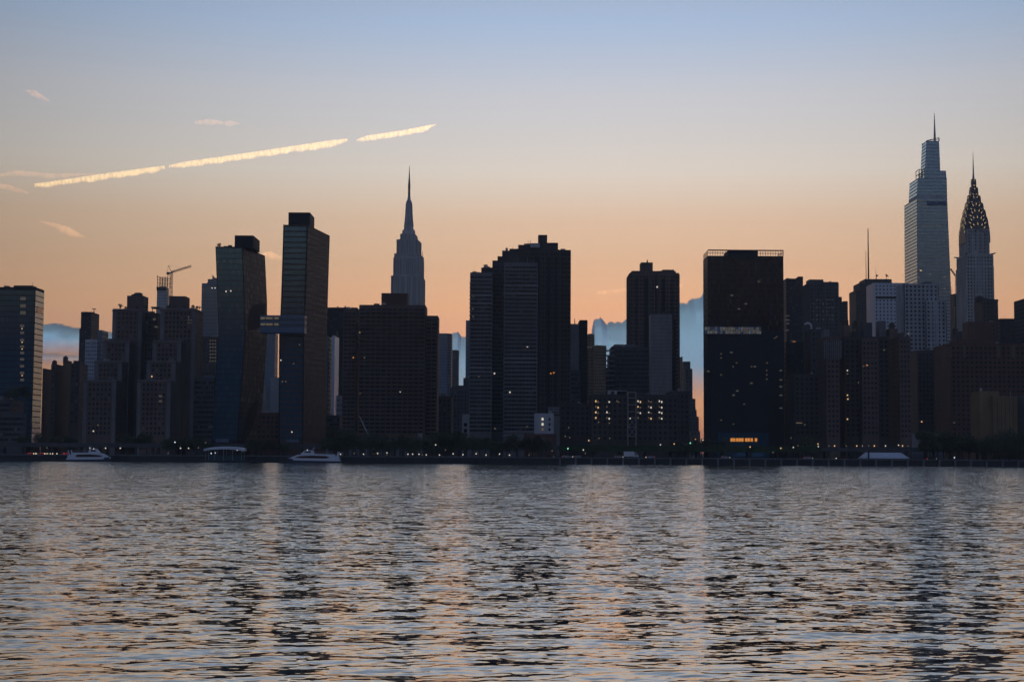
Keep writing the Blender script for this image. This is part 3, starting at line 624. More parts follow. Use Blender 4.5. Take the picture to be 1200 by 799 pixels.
# --- white-banded tower and the tall one behind it
b = B('banded_apartment_tower', 'tower with white storey bands and a stair-stepped roofline, in front of the tallest dark one', 'apartment tower', 590, 930)
def bay(xl, xr, yt, Y, D, wall, bands, **kw):
    b.box(xl, xr, yt, Y, D, wall, 'ribbon', yw=508, wf=.92, pitch=2.2, tone=.55, fl=2.45, **kw); X0, X1, Y0, Y1, z = b.last
    if bands:
        n = int((z - 14) / 2.45)
        for k in range(2, n):
            q = MB(); zc = z - .8 - k * 2.45; big = k in (5, 7, 23, 24, 41, 42)
            h = .42 if big else .28; q.box(X0 - .3, X1 + .3, Y0 - .5, Y1 + .1, zc - h, zc + h); q.build('spandrel', M['concrete' if big else 'concrete_mid'], b.root)
bay(551, 577.5, 321, 930, 18, 'concrete_mid', True); bay(577, 592, 309, 938, 16, 'concrete_dark', False)
bay(591, 630, 309.5, 926, 20, 'concrete_mid', True); b.units(4, 'concrete_mid', 2.4, seed=6)
for xl, xr, yt, Y in ((564, 580, 313.5, 950), (577, 590, 307, 954), (583, 596, 302, 957), (588.5, 606, 295.3, 960), (597, 616, 293.2, 964)): b.box(xl, xr, yt, Y, 16, 'brick_dark', None, yb=335)
for x, y0, y1 in ((602, 305, 310), (607, 300, 310), (618, 301, 310), (612, 306, 310), (570, 310, 314)): b.mast(x, y0, y1, 932, .16, 'steel')
b.lit([(554.5, 347, 'faint_light'), (554, 362, 'faint_light'), (554.5, 371, 'faint_light'), (579.5, 437.5, 'white_light'), (597.5, 459.5, 'white_light'), (618, 406, 'white_light'), (580, 502, 'dim_light'), (617.5, 500, 'dim_light'), (561, 441, 'dim_light')], w=1.2, h=1.2); b.done()
b = B('dark_apartment_tower', 'tallest dark apartment tower at the middle, with a chimney-like roof house', 'apartment tower', 640, 1010)
b.box(607, 656, 294, 1010, 26, 'brick_dark', 'dense', yw=500, ribs=6.2, ribw=1.6, tone=.4, wf=.5); b.box(652, 669, 294.5, 1016, 28, 'brick_dark', 'dense', yw=500, tone=.4); b.box(614, 634, 285.5, 1013, 18, 'brick_dark', None, yb=294, parapet=False, part='roof_house'); b.box(607.5, 620, 287, 1018, 12, 'brick_dark', None, yb=294, parapet=False, part='roof_house')
b.box(621.5, 632.5, 285, 1011, 3, 'pale_panel', None, yb=290, parapet=False, part='cooling_unit'); b.box(630.5, 641.3, 275.3, 1016, 12, 'brick_dark', None, yb=286, parapet=False, part='roof_house'); b.box(634, 654, 284.5, 1014, 16, 'brick_dark', None, yb=294, parapet=False, part='roof_house')
zt_ = P(640, 296, 1010).z
for a, c in ((609.5, 612), (618, 620), (627, 632.5), (641, 645), (650.5, 652.5)): q = MB(); q.box(P(a, 300, 1010).x, P(c, 300, 1010).x, 1009.2, 1009.85, GZ + 20, zt_ - 3); b.part('recess_shade_strip', 'black_panel', q)  # raised black strips stand in for the shade of recessed bays
b.mast(619, 282, 286, 1015, .2); b.mast(621.5, 281.5, 286, 1015, .2)
b.lit([(645.5, 437.5, 'amber_light'), (649, 436.8, 'amber_light'), (651, 446, 'amber_light'), (651, 454, 'warm_light')], w=1.2, h=1.2); b.done()
b = B('white_lowrise', 'low white building with three lit windows beside the white-banded tower', 'low building', 640, 890)
b.box(626, 649, 486, 890, 14, 'pale_panel', None); X0, X1, Y0, Y1, z = b.last
for x, mt in ((635.8, 'white_light'), (644, 'black_glass')):
    for k, y in enumerate((491, 497, 503)): q = MB(); c = P(x, y, 890); q.box(c.x - .55, c.x + .55, 889.8, 889.97, c.z - .7, c.z + .7); b.part('lit_window' if mt != 'black_glass' else 'window', mt if y < 500 or mt == 'black_glass' else 'dim_light', q)
b.box(648, 656, 489, 891, 14, 'concrete_mid', None); q = MB(); lattice(q, P(642, 481, 896), P(655, 481, 896), 2.6, 6, .2); b.part('roof_rack', 'steel', q); b.done()
b = B('lowrise', 'rust-red low building in front of the white low building', 'low building', 632, 868); b.box(614, 652, 510, 868, 12, 'brick_red', None); b.done()

# --- dark pair and tan blocks right of the tallest dark tower
b = B('two_tone_tower', 'narrow tower half pale grey and half black, right of the tallest dark tower', 'tower', 678, 1100)
b.box(667, 678.5, 381, 1098, 22, 'concrete_mid', None, yb=524); b.box(677.5, 688.5, 376.5, 1100, 24, 'black_panel', 'ribbon', yw=500, tone=.2); b.mast(673.5, 373, 381, 1104, .4); b.box(668, 680, 435, 1094, 6, 'concrete_dark', 'ribbon', yw=510); b.done()
b = B('midrise', 'dark mid-rise at the foot of the half grey half black tower', 'mid-rise', 672, 960); b.box(655, 692, 474, 960, 20, 'brick_dark', 'punched', yw=510, tone=.5); b.lit([(666.5, 501), (662.4, 511), (667.6, 512.5)], 'dim_light', 1, 1); b.done()
b = B('tan_tower', 'small tan tower with a setback top, in the gap before the blue cloud bank', 'tower', 692, 1500); b.box(687, 696.5, 393, 1500, 20, 'brick_tan', 'punched', yw=470); b.box(689, 695, 391, 1504, 10, 'concrete_mid', None, yb=394, parapet=False, part='roof_house'); b.box(686, 696, 405, 1496, 18, 'brick_tan', 'punched', yw=470); b.lit([(689, 407), (693, 407)], 'dim_light', 1.5, 1.2); b.done()
b = B('tan_slab', 'tan slab with a pale cornice right of the small setback tan tower', 'slab', 702, 1480); b.box(695, 710.5, 406, 1480, 22, 'brick_tan', 'dense', yw=470, ledge_rows=[409, 411.5]); b.box(697, 706, 404.5, 1484, 10, 'pale_panel', None, yb=407, parapet=False, part='roof_house'); b.done()
b = B('terraced_block', 'terraced block with stacked balconies left of the plain grey slab', 'terraced block', 735, 1120)
b.box(714, 768, 408, 1120, 24, 'concrete_dark', 'ribbon', yw=470, tone=.6, wf=.8); b.box(718, 745, 403.5, 1122, 18, 'concrete_mid', None, yb=409, parapet=False, part='roof_house'); b.box(711.5, 722, 418, 1118, 18, 'concrete_dark', 'ribbon', yw=470)
X0 = P(712, 420, 1117).x; q = MB()
for k in range(14): z = P(712, 411, 1117).z - k * 3.6; q.box(X0 - 1.4, X0 + 5, 1115.5, 1117.9, z - .5, z + .5)
b.part('balcony', 'concrete_mid', q); b.box(709, 716, 432, 1124, 10, 'concrete_dark', None); b.done()
Y = 1170; b = B('brown_tower', 'tall brown apartment tower with a square roof house, rising before the blue cloud bank', 'apartment tower', 765, Y)
b.box(735, 795.5, 321, Y, 26, 'brick', 'dense', yw=470, pitch=2.4, wf=.55, tone=.5, ribs=7.5, ribw=1.2); b.box(738, 792, 317.5, Y + 3, 20, 'brick', None, yb=321.3, parapet=False, part='roof_house')
b.box(749.5, 765, 307.5, Y + 5, 14, 'brick', None, yb=318, parapet=False, part='roof_house'); b.mast(758.5, 304.5, 308, Y + 8, .7); b.box(775, 790, 316, Y + 5, 8, 'brick', None, yb=318, parapet=False, part='roof_unit')
zt_ = P(765, 322, Y).z
for a, c in ((745, 746.5), (755, 759.5), (768, 769.2), (776, 779), (787, 788)): q = MB(); q.box(P(a, 330, Y).x, P(c, 330, Y).x, Y - .9, Y - .15, GZ + 40, zt_ - 3); b.part('recess_shade_strip', 'black_panel', q)  # black strips proud of the wall, painting in recess shade
b.lit([(770, 336.3, 'white_light'), (760.5, 320.8, 'dim_light')], w=1.6, h=1.6); b.done()
b = B('plain_slab', 'plain windowless grey slab standing in front of the tall brown apartment tower', 'slab', 773, 1050); b.box(760.5, 787.5, 369.5, 1050, 16, 'concrete', None); X0, X1, Y0, Y1, z = b.last; q = MB()
for k in range(22): q.box(X0, X1, Y0 - .1, Y0 - .003, GZ + 45 + k * 2.5, GZ + 45.2 + k * 2.5)
b.part('panel_joint', 'concrete_dark', q); b.box(787.3, 792, 377, 1052, 16, 'black_panel', 'dense', yw=460); b.done()
Y = 880; b = B('school_building', 'long dark brick building with three rows of paired lit windows behind the river drive', 'low building', 742, Y)
b.box(690, 795, 464, Y, 34, 'brick_dark', 'punched', yw=516, tone=.3)
for y in (470, 476.5, 483, 489.5):
    for x in (699.5, 712.5, 749, 761.5, 774):
        for dx, dy in ((-1.3, 0), (1.4, .9)):
            if random.random() < .88: b.lit([(x + dx, y + dy, random.choice(['white_light', 'white_light', 'warm_light', 'dim_light', 'dim_light']))], w=random.uniform(.9, 1.2), h=random.uniform(.9, 1.5))
b.lit([(723, 470), (725, 471), (714, 495.5), (702, 513.5), (714.5, 513.5), (701.5, 494.5)], 'dim_light', 1, 1); b.lit([(738.5, 490)], 'white_light', 1, 1); b.done()
b = B('roof_pavilion', 'white rooftop plant house with dark openings on the long dark brick building', 'plant house', 718, 885); z0 = P(742, 464, 880).z
b.box(712, 735, 457.5, 885, 12, 'pale_panel', None, z0=z0, parapet=False)
for x in (718, 725, 729, 732.5): q = MB(); c = P(x, 461.5, 885); q.box(c.x - 1, c.x + 1, 884.8, 884.97, z0 + .3, c.z + 1.6); b.part('opening', 'black_glass', q)
b.done()
Y = 876; b = B('scaffold_tower', 'pale steel scaffold stair tower with cross bracing on the front of the dark brick building', 'scaffold', 741, Y); q = MB()
xa, xb = P(736, 490, Y).x, P(745.5, 490, Y).x; zs = [P(740, y, Y).z for y in (520, 511, 500, 489, 482, 474, 466, 459)]; zs[0] = GZ
for x in (xa, xb):
    for y in (Y, Y + 3): q.tube((x, y, GZ), (x, y, zs[-1]), .22, n=4)
for z in zs[1:]: q.box(xa, xb, Y - .1, Y + 3.1, z - .22, z + .1)
for k in (1, 2): q.tube((xa, Y - .2, zs[k]), (xb, Y - .2, zs[k + 1]), .18, n=4); q.tube((xb, Y - .2, zs[k]), (xa, Y - .2, zs[k + 1]), .18, n=4)
b.part('frame', 'steel', q); b.done()
b = B('setback_tower', 'hazy stepped tower going down to the right in the gap left of the black slab', 'stepped tower', 805, 1600)
for xl, xr, yt, Y in ((795, 800, 418, 1640), (798, 809, 423.5, 1620), (800, 811.5, 432, 1610), (802, 815, 467, 1600), (803, 816.5, 480, 1590), (804, 819, 488, 1580), (806, 820.5, 505, 1570)): b.box(xl, xr, yt, Y, 26, 'concrete_dark', 'column', yw=510, parapet=False)
b.done()
b = B('midrise', 'dark brick mid-rise between the long dark brick building and the black slab', 'mid-rise', 800, 930); b.box(780, 808, 460, 930, 30, 'brick_dark', 'punched', yw=512, tone=.4); b.done()

# --- black slab
Y = 1020; b = B('black_slab_tower', 'broad black glass slab with one pale notch band and open roof screens at both corners', 'black tower', 871, Y)
b.box(824, 918, 300, Y, 24, 'black_panel', 'black', yw=392, parapet=False); X0, X1, Y0, Y1, zt = b.last
zz = P(871, 293.5, Y).z
xa, xb = P(853, 296, Y).x, P(888, 296, Y).x; q = MB(); q.box(xa, xb, Y, Y + 20, zt, zz); b.part('roof_house', 'black_panel', q)
q = MB()
for a, c in ((X0, xa), (xb, X1)):
    n = max(2, int((c - a) / 1.6))
    for k in range(n + 1): x = a + (c - a) * k / n; q.box(x - .14, x + .14, Y + .01, Y + .3, zt, zz)
    for z in (zt + (zz - zt) * .45, zz - .3): q.box(a, c, Y + .31, Y + .6, z, z + .35)
    for k in range(6): y = Y + 1 + k * 4; q.box((a if a == X0 else c) - .15, (a if a == X0 else c) + .15, y, y + .3, zt, zz)
q.box(X0, X1, Y - .05, Y + .3, zz, zz + .45); b.part('roof_screen', 'dark_steel', q)
xc = P(825.5, 388, Y).x; xd = P(892, 388, Y).x; nb = MB(); rg = random.Random(8); z0, zm, z1 = P(860, 391.5, Y).z, P(860, 387.5, Y).z, P(860, 383, Y).z
nb.box(xc, xd, Y - .5, Y - .1, z0, z1); nb.build('notch_band', M['concrete_dark'], b.root)
for k in range(22):
    for za, zb in ((z0 + .2, zm - .15), (zm + .15, z1 - .2)):
        q = MB(); u, w = xc + (xd - xc) * k / 22 + .12, xc + (xd - xc) * (k + 1) / 22 - .12; q.box(u, w, Y - .62, Y - .51, za, zb); q.t = [rg.random()] * len(q.f); q.build('notch_window', M[rg.choice(['added_pane_glow', 'added_pane_glow', 'white_paint', 'pale_glass', 'faint_light'])], b.root)  # some panes get an added faint glow to make the band paler
rg = random.Random(4)
for k in range(22): x = 827 + k * 3.0 + rg.uniform(-.6, .6); b.lit([(x, 387.5 + rg.uniform(-1.5, 1.5), 'faint_light')], w=rg.uniform(.8, 2.2), h=rg.uniform(1.2, 3.4)) if rg.random() < .75 else None
for pt in b.root.children:
    if pt.name.startswith('lit_window'): pt.location.y -= .5
b.lit([(851.5, 384.5, 'warm_light'), (827.5, 362, 'dim_light')], w=1, h=1.2)
b.lit([(x, y, 'dim_light') for x, y in ((845, 414.5), (845, 419.3), (863, 425), (859, 429.5), (880.5, 429.5), (845, 439), (899, 425), (898.5, 434), (898.5, 439), (898.5, 444), (872, 473.5), (845, 492), (859.5, 496.8), (910, 394.5), (908, 396))], w=1.2, h=.8)
b.lit([(x, y, 'faint_light') for x, y in ((884.5, 429.5), (915, 434), (915, 445), (915, 453), (915, 463), (864, 458), (859.5, 463), (880.5, 449), (915, 478), (829, 425), (830, 435), (857, 413), (857.5, 346), (889, 330), (874, 356), (866, 362))], w=1.8, h=1.0)
q = MB(); q.box(P(840, 515, Y).x, P(900, 515, Y).x, Y - 3.5, Y - .1, GZ, P(870, 507, Y).z); b.part('lobby', 'teal_glass', q)
for x in (857.5, 860.5, 864, 867, 870, 874.5, 877.5, 881, 886): q = MB(); c = P(x, 515.2, Y - 4); q.box(c.x - .75, c.x + .75, Y - 3.9, Y - 3.6, c.z - 1.1, c.z + 1.1); b.part('lobby_light', 'amber_light', q)
b.done()

# --- cluster right of the black slab
b = B('sloped_roof_tower', 'dark office tower with a sloping top peeping out right of the black slab', 'office tower', 930, 1500)
b.box(915, 941, 327.5, 1500, 30, 'black_panel', 'ribbon', yw=470, tone=.5); b.box(932.5, 941, 324, 1504, 14, 'black_panel', None, yb=328, parapet=False, part='roof_house')
b.lit([(922.5, 370, 'faint_light'), (922.5, 375, 'faint_light'), (922.5, 379, 'faint_light'), (922, 387, 'faint_light')], w=4, h=1); b.lit([(930.5, 400.5), (929.5, 405), (932.5, 405)], 'amber_light', 3, 1.2); b.done()
b = B('ribbed_tower', 'dark office tower dotted with small pale windows, one block right of the black slab', 'office tower', 962, 1400)
b.box(941, 982, 331.5, 1400, 34, 'concrete_dark', 'column', yw=400, tone=.5, ribs=4, ribw=.8); b.box(944.5, 965, 327.5, 1404, 16, 'concrete_dark', None, yb=332, parapet=False, part='roof_house'); b.mast(977, 329.8, 332, 1405, .3)
b.lit([(x, y, 'faint_light') for y in (351.5, 356, 360.5, 365, 369.5, 374.5) for x in (945.5, 949, 953, 957.5, 961, 965, 969, 972.5, 976) if (x * 3 + y * 7) % 9 > 3], w=1.2, h=1.2); b.box(978, 986.5, 349, 1410, 20, 'concrete_dark', 'punched', yw=400); b.box(984, 993.5, 354, 1415, 16, 'concrete_dark', 'punched', yw=400); b.done()
Y = 1700; b = B('mast_tower', 'broad dark tower with chamfered shoulders carrying a tall thin radio mast', 'office tower', 1020, Y)
for xl, xr, yt, dY in ((995, 1046, 340, 0), (1000, 1046, 331.5, 3), (1007, 1045, 327, 6)): b.box(xl, xr, yt, Y + dY, 34 - dY, 'brick_dark', 'punched', yw=400 if dY == 0 else 335, tone=.4, parapet=False)
b.mast(1017.8, 268, 327, Y + 10, .95, name='radio_mast'); b.mast(1015, 294, 327, Y + 11, .4); b.mast(1026.5, 312, 327, Y + 14, .2)
for x, r in ((1038.5, 2.6), (1027, 1.6)):
    q = MB(); c = P(x, 324, Y + 12); zr = P(x, 327, Y + 12).z; q.tube((c.x, Y + 12, zr), (c.x, Y + 12, c.z), .3, n=5); q.tube((c.x - .3, Y + 11.6, c.z), (c.x + 1.0, Y + 11, c.z + 1.4), .4, r, 10); b.part('dish', 'dark_steel', q)
b.done()
Y = 1500; b = B('pale_slab_tower', 'pale concrete tower with vertical piers and one dark storey near its top', 'office tower', 1040, Y)
b.box(1016, 1064, 332, Y, 30, 'white_paint', 'column', yw=420, ribs=3.6, ribw=1.3, tone=.4, wf=.36, hf=.42, pitch=3.6, parapet=False); b.box(1016.2, 1064, 331.5, Y + 1, 26, 'pale_panel', None, yb=333, parapet=False, part='roof_slab')
q = MB(); X0, X1 = P(1026, 349, Y).x, P(1060, 349, Y).x; q.box(X0, X1, Y - .75, Y - .1, P(1040, 350, Y).z, P(1040, 347.5, Y).z); b.part('dark_storey', 'black_glass', q); b.done()
Y = 1340; b = B('piered_tower', 'grey office tower with bold vertical piers and a stepped right shoulder', 'office tower', 1080, Y)
b.box(1051, 1099, 332.5, Y, 26, 'pale_panel', 'column', yw=440, ribs=3.5, ribw=1.2, tone=.3, pitch=3.5, wf=.55, parapet=False); b.box(1076, 1108, 352, Y - 6, 26, 'pale_panel', 'column', yw=445, ribs=3.5, ribw=1.2, tone=.3, pitch=3.5, wf=.55, parapet=False)
b.box(1078, 1092, 330.5, Y + 4, 14, 'concrete_dark', None, yb=333, parapet=False, part='roof_house'); b.lit([(1065, 391, 'white_light')], w=1.6, h=1.6); b.lit([(1054, 374, 'dim_light')], w=1.5, h=1.5); b.done()

# --- tall tapering glass tower with spire
Y = 1909; b = B('tapering_tower', 'tallest tapering blue glass tower with a stepped crown and needle spire', 'skyscraper', 1090, Y)
def taper(lv, Y0, D, wall, style, z0=None, yw=None, **kw):
    """lv rows: y, front-left x, front-right x (front plane)"""
    pts = sorted([(P(a, y, Y0).z, P(a, y, Y0).x, P(c, y, Y0).x) for y, a, c in lv])
    def polyf(z):
        (z0_, a0, c0), (z1_, a1, c1) = pts[0], pts[-1]; u = (z - z0_) / (z1_ - z0_); a = a0 + (a1 - a0) * u; c = c0 + (c1 - c0) * u
        return [(a, Y0), (c, Y0), (c, Y0 + D), (a, Y0 + D)]
    b.poly(polyf, GZ if z0 is None else z0, pts[-1][0], wall, style, P(lv[0][1], yw, Y0).z if yw else None, **kw); return pts
kw = dict(hf=.70, fl=4.2, ledges=(), sideglass=True)
taper([(232, 1074.5, 1110), (400, 1075.5, 1117)], Y, 62, 'pale_panel', 'blue', yw=460, **kw)
taper([(209, 1075.5, 1109.5), (232, 1074.5, 1110)], Y + 2, 40, 'pale_panel', 'blue', z0=P(1090, 233, Y).z, yw=232, **kw)
taper([(200, 1083.5, 1108.5), (209, 1083.5, 1109.3)], Y + 4, 30, 'pale_panel', 'blue', z0=P(1090, 210, Y).z, yw=209, **kw)
q = MB(); za, zb, zc = P(1093, 201, Y).z, P(1093, 163.5, Y).z, P(1093, 160, Y).z        # slanting crown
xa, xb, xc, xd = P(1084, 200, Y + 8).x, P(1102, 200, Y + 8).x, P(1100.3, 160, Y + 8).x, P(1085.8, 163, Y + 8).x
pc = lambda z: [(xa + (xd - xa) * (z - za) / (zb - za), Y + 8), (xb + (xc - xb) * (z - za) / (zc - za), Y + 8), (xb + (xc - xb) * (z - za) / (zc - za), Y + 30), (xa + (xd - xa) * (z - za) / (zb - za), Y + 30)]
b.poly(pc, za, P(1093, 163.8, Y).z, 'pale_panel', 'blue', za + 1, **kw)
zr = P(1093, 163.8, Y).z; T = pc(zr)
for (i, zt) in ((0, zb), (1, zc), (2, zc), (3, zb)): q.box(T[i][0] - .6, T[i][0] + .6, T[i][1] - .6 + (.6 if i < 2 else -.6), T[i][1] + .6, zr, zt)
q.tube((T[0][0], T[0][1] + .5, zb), (T[1][0], T[1][1] + .5, zc), .6, n=4); q.tube((T[3][0], T[3][1], zb), (T[2][0], T[2][1], zc), .6, n=4); 
q.tube((T[0][0], T[0][1] + .5, (zr + zb) / 2), (T[1][0], T[1][1] + .5, (zr + zc) / 2), .4, n=4); b.part('crown_frame', 'steel', q)
q = MB(); xs = P(1095.4, 165, Y + 18).x; q.tube((xs, Y + 18, zr - 1), (xs, Y + 18, P(1095, 129, Y).z), 1.8, .25, 8); b.part('spire', 'steel', q)
q = MB(); x0, x1 = P(1077, 197, Y + 8).x, P(1084, 197, Y + 8).x; z0, z1 = P(1080, 209, Y).z, P(1080, 197, Y).z      # open frame on the left shoulder
for x in (x0, (x0 + x1) / 2, x1 - .8): q.box(x, x + .7, Y + 8, Y + 8.7, z0, z1); q.box(x, x + .7, Y + 24, Y + 24.7, z0, z1)
for z in (z0 + (z1 - z0) * .5, z1 - .7): q.box(x0, x1, Y + 8.1, Y + 8.6, z, z + .8); q.box(x0, x0 + .7, Y + 8.7, Y + 24, z, z + .8)
b.part('shoulder_frame', 'dark_steel', q)
q = MB(); q.box(P(1086, 236, Y).x, P(1109, 236, Y).x, Y - .8, Y - .1, P(1098, 241, Y).z, P(1098, 236, Y).z); b.part('dark_storeys', 'blue_panel', q)
b.lit([(x, y, 'faint_light') for x, y in ((1077, 235), (1081, 235.5), (1077.5, 241), (1082, 241.5), (1095, 236), (1101, 241))], w=4.2, h=1.6)
b.lit([(x, y, 'dim_light') for y in (252.5, 258.5) for x in (1084, 1093.3, 1101.5)], w=1.2, h=1.2); b.lit([(1081 + k * 2.6, 264.5, 'faint_light') for k in range(9)], w=2.2, h=1.0); b.lit([(1079, 317, 'warm_light'), (1090, 321, 'dim_light'), (1107, 324.5, 'dim_light'), (1076.5, 325, 'dim_light'), (1107, 338, 'dim_light')], w=2.4, h=1.2); b.done()
b = B('thin_tower', 'thin dark tower with columns of lit windows squeezed left of the arched-crown skyscraper', 'tower', 1117, 1750); b.box(1113.5, 1122, 345, 1750, 16, 'black_panel', 'dense', yw=392)
b.lit([(x, y, 'dim_light') for y in range(361, 392, 4) for x in (1116, 1118.6) if (x + y) % 3], w=1.6, h=1.8); b.mast(1115.5, 336, 345, 1753, .35); q = MB(); lattice(q, P(1114, 315, 1760), P(1119.5, 323, 1760), 1.2, 5, .25); q.tube(P(1119.5, 323, 1760), P(1119.5, 346, 1760), .35, n=4); b.part('roof_crane', 'dark_steel', q); b.done()

# --- arched-crown skyscraper
Y = 1605; b = B('arched_crown_skyscraper', 'grey brick skyscraper with a glowing arched crown and needle spire at the right', 'skyscraper', 1142, Y); D = 36
b.box(1120.7, 1163.8, 312, Y, D, 'limestone', 'column', yw=400, ribs=3.4, ribw=1.1, tone=.4, parapet=False, ledge_rows=[]); b.box(1121.5, 1163.3, 299, Y + 1, D - 2, 'limestone', 'column', yw=312, ribs=3.4, tone=.4, ledge_rows=[299.6])
X0, X1, Y0, Y1, zs = b.last; cx, cyy = (X0 + X1) / 2, (Y0 + Y1) / 2; mpx = Y / F
b.box(1124.4, 1158, 268.5, Y + 4, D - 8, 'limestone', 'column', yw=298, ribs=5, ribw=2.0, tone=.3, pitch=2.4, parapet=False)
bx0, bx1, by0, by1, zk = b.last; q = MB()          # tall arched bay under the crown
for t0, t1 in zip(np.linspace(0, pi, 13)[:-1], np.linspace(0, pi, 13)[1:]): q.tube((cx + 8.2 * cos(t0), by0 - 1.0, zk - 9 + 9 * sin(t0)), (cx + 8.2 * cos(t1), by0 - 1.0, zk - 9 + 9 * sin(t1)), .6, n=5)
for sx_ in (-1, 1): q.box(cx + sx_ * 8.2 - .5, cx + sx_ * 8.2 + .5, by0 - 1.4, by0 - .65, zs, zk - 9)
b.part('arch_rim', 'steel', q)
for sx_, sy_ in ((-1, -1), (1, -1), (1, 1), (-1, 1)):
    q = MB(); ex, ey = cx + sx_ * (X1 - X0) / 2, cyy + sy_ * (Y1 - Y0) / 2
    q.tube((ex - sx_ * 2.5, ey - sy_ * 2.5, zs + .5), (ex + sx_ * 2.4, ey + sy_ * 2.4, zs + 2.1), 1.3, .5, 6); b.part('eagle', 'steel', q)
zc_ = lambda y: P(1140, y, Y + D / 2).z
AR = [(286, 261.5, 14.6), (273, 253.5, 13.4), (264, 245.5, 11.6), (256, 237.5, 9.4), (248, 229, 7.0), (238, 219.5, 4.6), (226, 210, 2.7)]
for i, (yb_, ya_, w) in enumerate(AR):
    z0, z1, w = zc_(yb_), zc_(ya_), w * mpx; n = 14
    prof = [(w * math.copysign(abs(cos(t)) ** .8, cos(t)), z0 + (z1 - z0) * sin(t) ** .92 if t > 0 else z0) for t in [pi * k / n for k in range(n + 1)]]
    q = MB()
    q.loft([[(cx + x, cyy - w * 1.0, z) for x, z in prof], [(cx + x, cyy + w * 1.0, z) for x, z in prof]])
    q.loft([[(cx - w * .997, cyy + x, z) for x, z in prof], [(cx + w * .997, cyy + x, z) for x, z in prof]])
    o = q.build('crown_arch', M['crown_steel'], b.root)
    nw = (7, 7, 6, 5, 4, 3, 3)[i]
    for side in range(3):
        for k in range(nw):
            t = pi * (.19 + .62 * k / (nw - 1)); xx_ = w * math.copysign(abs(cos(t)) ** .8, cos(t)); zz_ = z0 + (z1 - z0) * sin(t) ** .92
            tx, tz = cos(t), sin(t); hgt = (2.9 if i < 4 else 2.3 if i < 6 else 1.8); wd_ = hgt * .15
            bx_, bz_ = xx_ - tx * (hgt + .7), zz_ - tz * (hgt + .7); ax_, az_ = xx_ - tx * .7, zz_ - tz * .7
            tri = [(bx_ - tz * wd_, bz_ + tx * wd_), (bx_ + tz * wd_, bz_ - tx * wd_), (ax_, az_)]
            f = MB(); dd_ = w * 1.0
            def pt(u, z, e): return (cx + u, cyy - dd_ - e, z) if side == 0 else (cx - dd_ * .997 - e, cyy - u, z) if side == 1 else (cx + dd_ * .997 + e, cyy + u, z)
            f.loft([[pt(u, z, .02) for u, z in tri], [pt(u, z, .2) for u, z in tri]]); f.build('crown_window', M['crown_light'], o)
q = MB(); q.tube((cx, cyy, zc_(214)), (cx, cyy, zc_(205)), 1.9 * mpx, 1.0 * mpx, 8); q.tube((cx, cyy, zc_(205)), (cx, cyy, zc_(177.5)), 1.0 * mpx, .1, 8); b.part('spire', 'steel', q)
b.lit([(1138.5, 295.5, 'dim_light'), (1143.5, 295.5, 'dim_light')], w=1.2, h=1.6); b.done()

# --- right edge
b = B('turreted_block', 'dark ornate block with a domed turret in front of the arched-crown skyscraper', 'block', 1155, 1150)
b.box(1141.5, 1169.5, 352, 1150, 20, 'brick_dark', 'punched', yw=400, tone=.5); X0, X1, Y0, Y1, z = b.last; c = P(1148.5, 350, 1156)
q = MB(); q.tube((c.x, 1158, z), (c.x, 1158, P(1148, 348, 1156).z), 3.4, 3.4, 10); q.tube((c.x, 1158, P(1148, 348, 1156).z), (c.x, 1158, P(1148, 346, 1156).z), 3.4, .8, 10); b.part('turret', 'brick_dark', q)
b.box(1163, 1170, 351, 1154, 10, 'brick_dark', None, yb=353, parapet=False); b.box(1128, 1167, 378, 1140, 14, 'brick_red', 'punched', yw=400, tone=.4); b.lit([(1157, 389, 'white_light')], w=1.2, h=1.2); b.done()
b = B('dark_midrise', 'low dark block just right of the domed turret', 'mid-rise', 1180, 1300); b.box(1162, 1195, 374.5, 1300, 24, 'black_panel', 'ribbon', yw=400, tone=.4); b.done()
b = B('edge_slab', 'dark slab with a bevelled top cut off by the right edge of the skyline', 'slab', 1200, 1180); b.box(1188, 1236, 349, 1180, 40, 'black_panel', 'ribbon', yw=400, tone=.4); b.done()
b = B('red_brick_block', 'huge dark red brick block with thin pale cornices filling the right end', 'apartment block', 1150, 1000)
b.box(1094, 1260, 404, 1000, 40, 'brick_red', 'punched', yw=515, tone=.35, ledge_rows=[406, 418]); b.box(1112, 1170, 398, 1006, 20, 'brick_red', None, yb=405, parapet=False, part='roof_house'); X0, X1, Y0, Y1, z = b.last
b.box(1114, 1128, 388, 1010, 12, 'brick_dark', None, yb=405, parapet=False, part='roof_house'); b.tank(1119, 383, 1012); b.box(1136, 1162, 380, 1012, 12, 'brick_red', None, yb=405, parapet=False, part='roof_house')
q = MB(); zt, zb2 = P(1150, 405, 1000).z, P(1150, 419, 1000).z
for x in (1113, 1130, 1170, 1187): c = P(x, 410, 1000); q.box(c.x - 1.1, c.x + 1.1, 999.3, 999.9, zb2, zt)
b.part('pilaster', 'brick', q); b.lit([(1103, 458, 'dim_light'), (1097, 500.5, 'dim_light'), (1118, 495, 'dim_light')], w=1, h=1); b.done()
b = B('midrise', 'dark gap building between the three-bay brick block and the huge red brick block', 'mid-rise', 1080, 1060); b.box(1062, 1098, 412, 1060, 30, 'brick_dark', 'punched', yw=500, tone=.4); b.lit([(1071, 436, 'warm_light'), (1075, 452, 'dim_light'), (1080, 494, 'warm_light')], w=1.1, h=1.1); b.done()
Y = 960; b = B('three_bay_block', 'brown brick apartment block in three bays with two dark recesses and a pale cornice line', 'apartment block', 1012, Y)
for xl, xr, dY, yt in ((957, 983.5, 0, 396), (997.5, 1029, 0, 398), (1040, 1067, 0, 396)): b.box(xl, xr, yt, Y + dY, 30, 'brick', 'punched', yw=514, tone=.5, ledge_rows=[421], pitch=2.6)
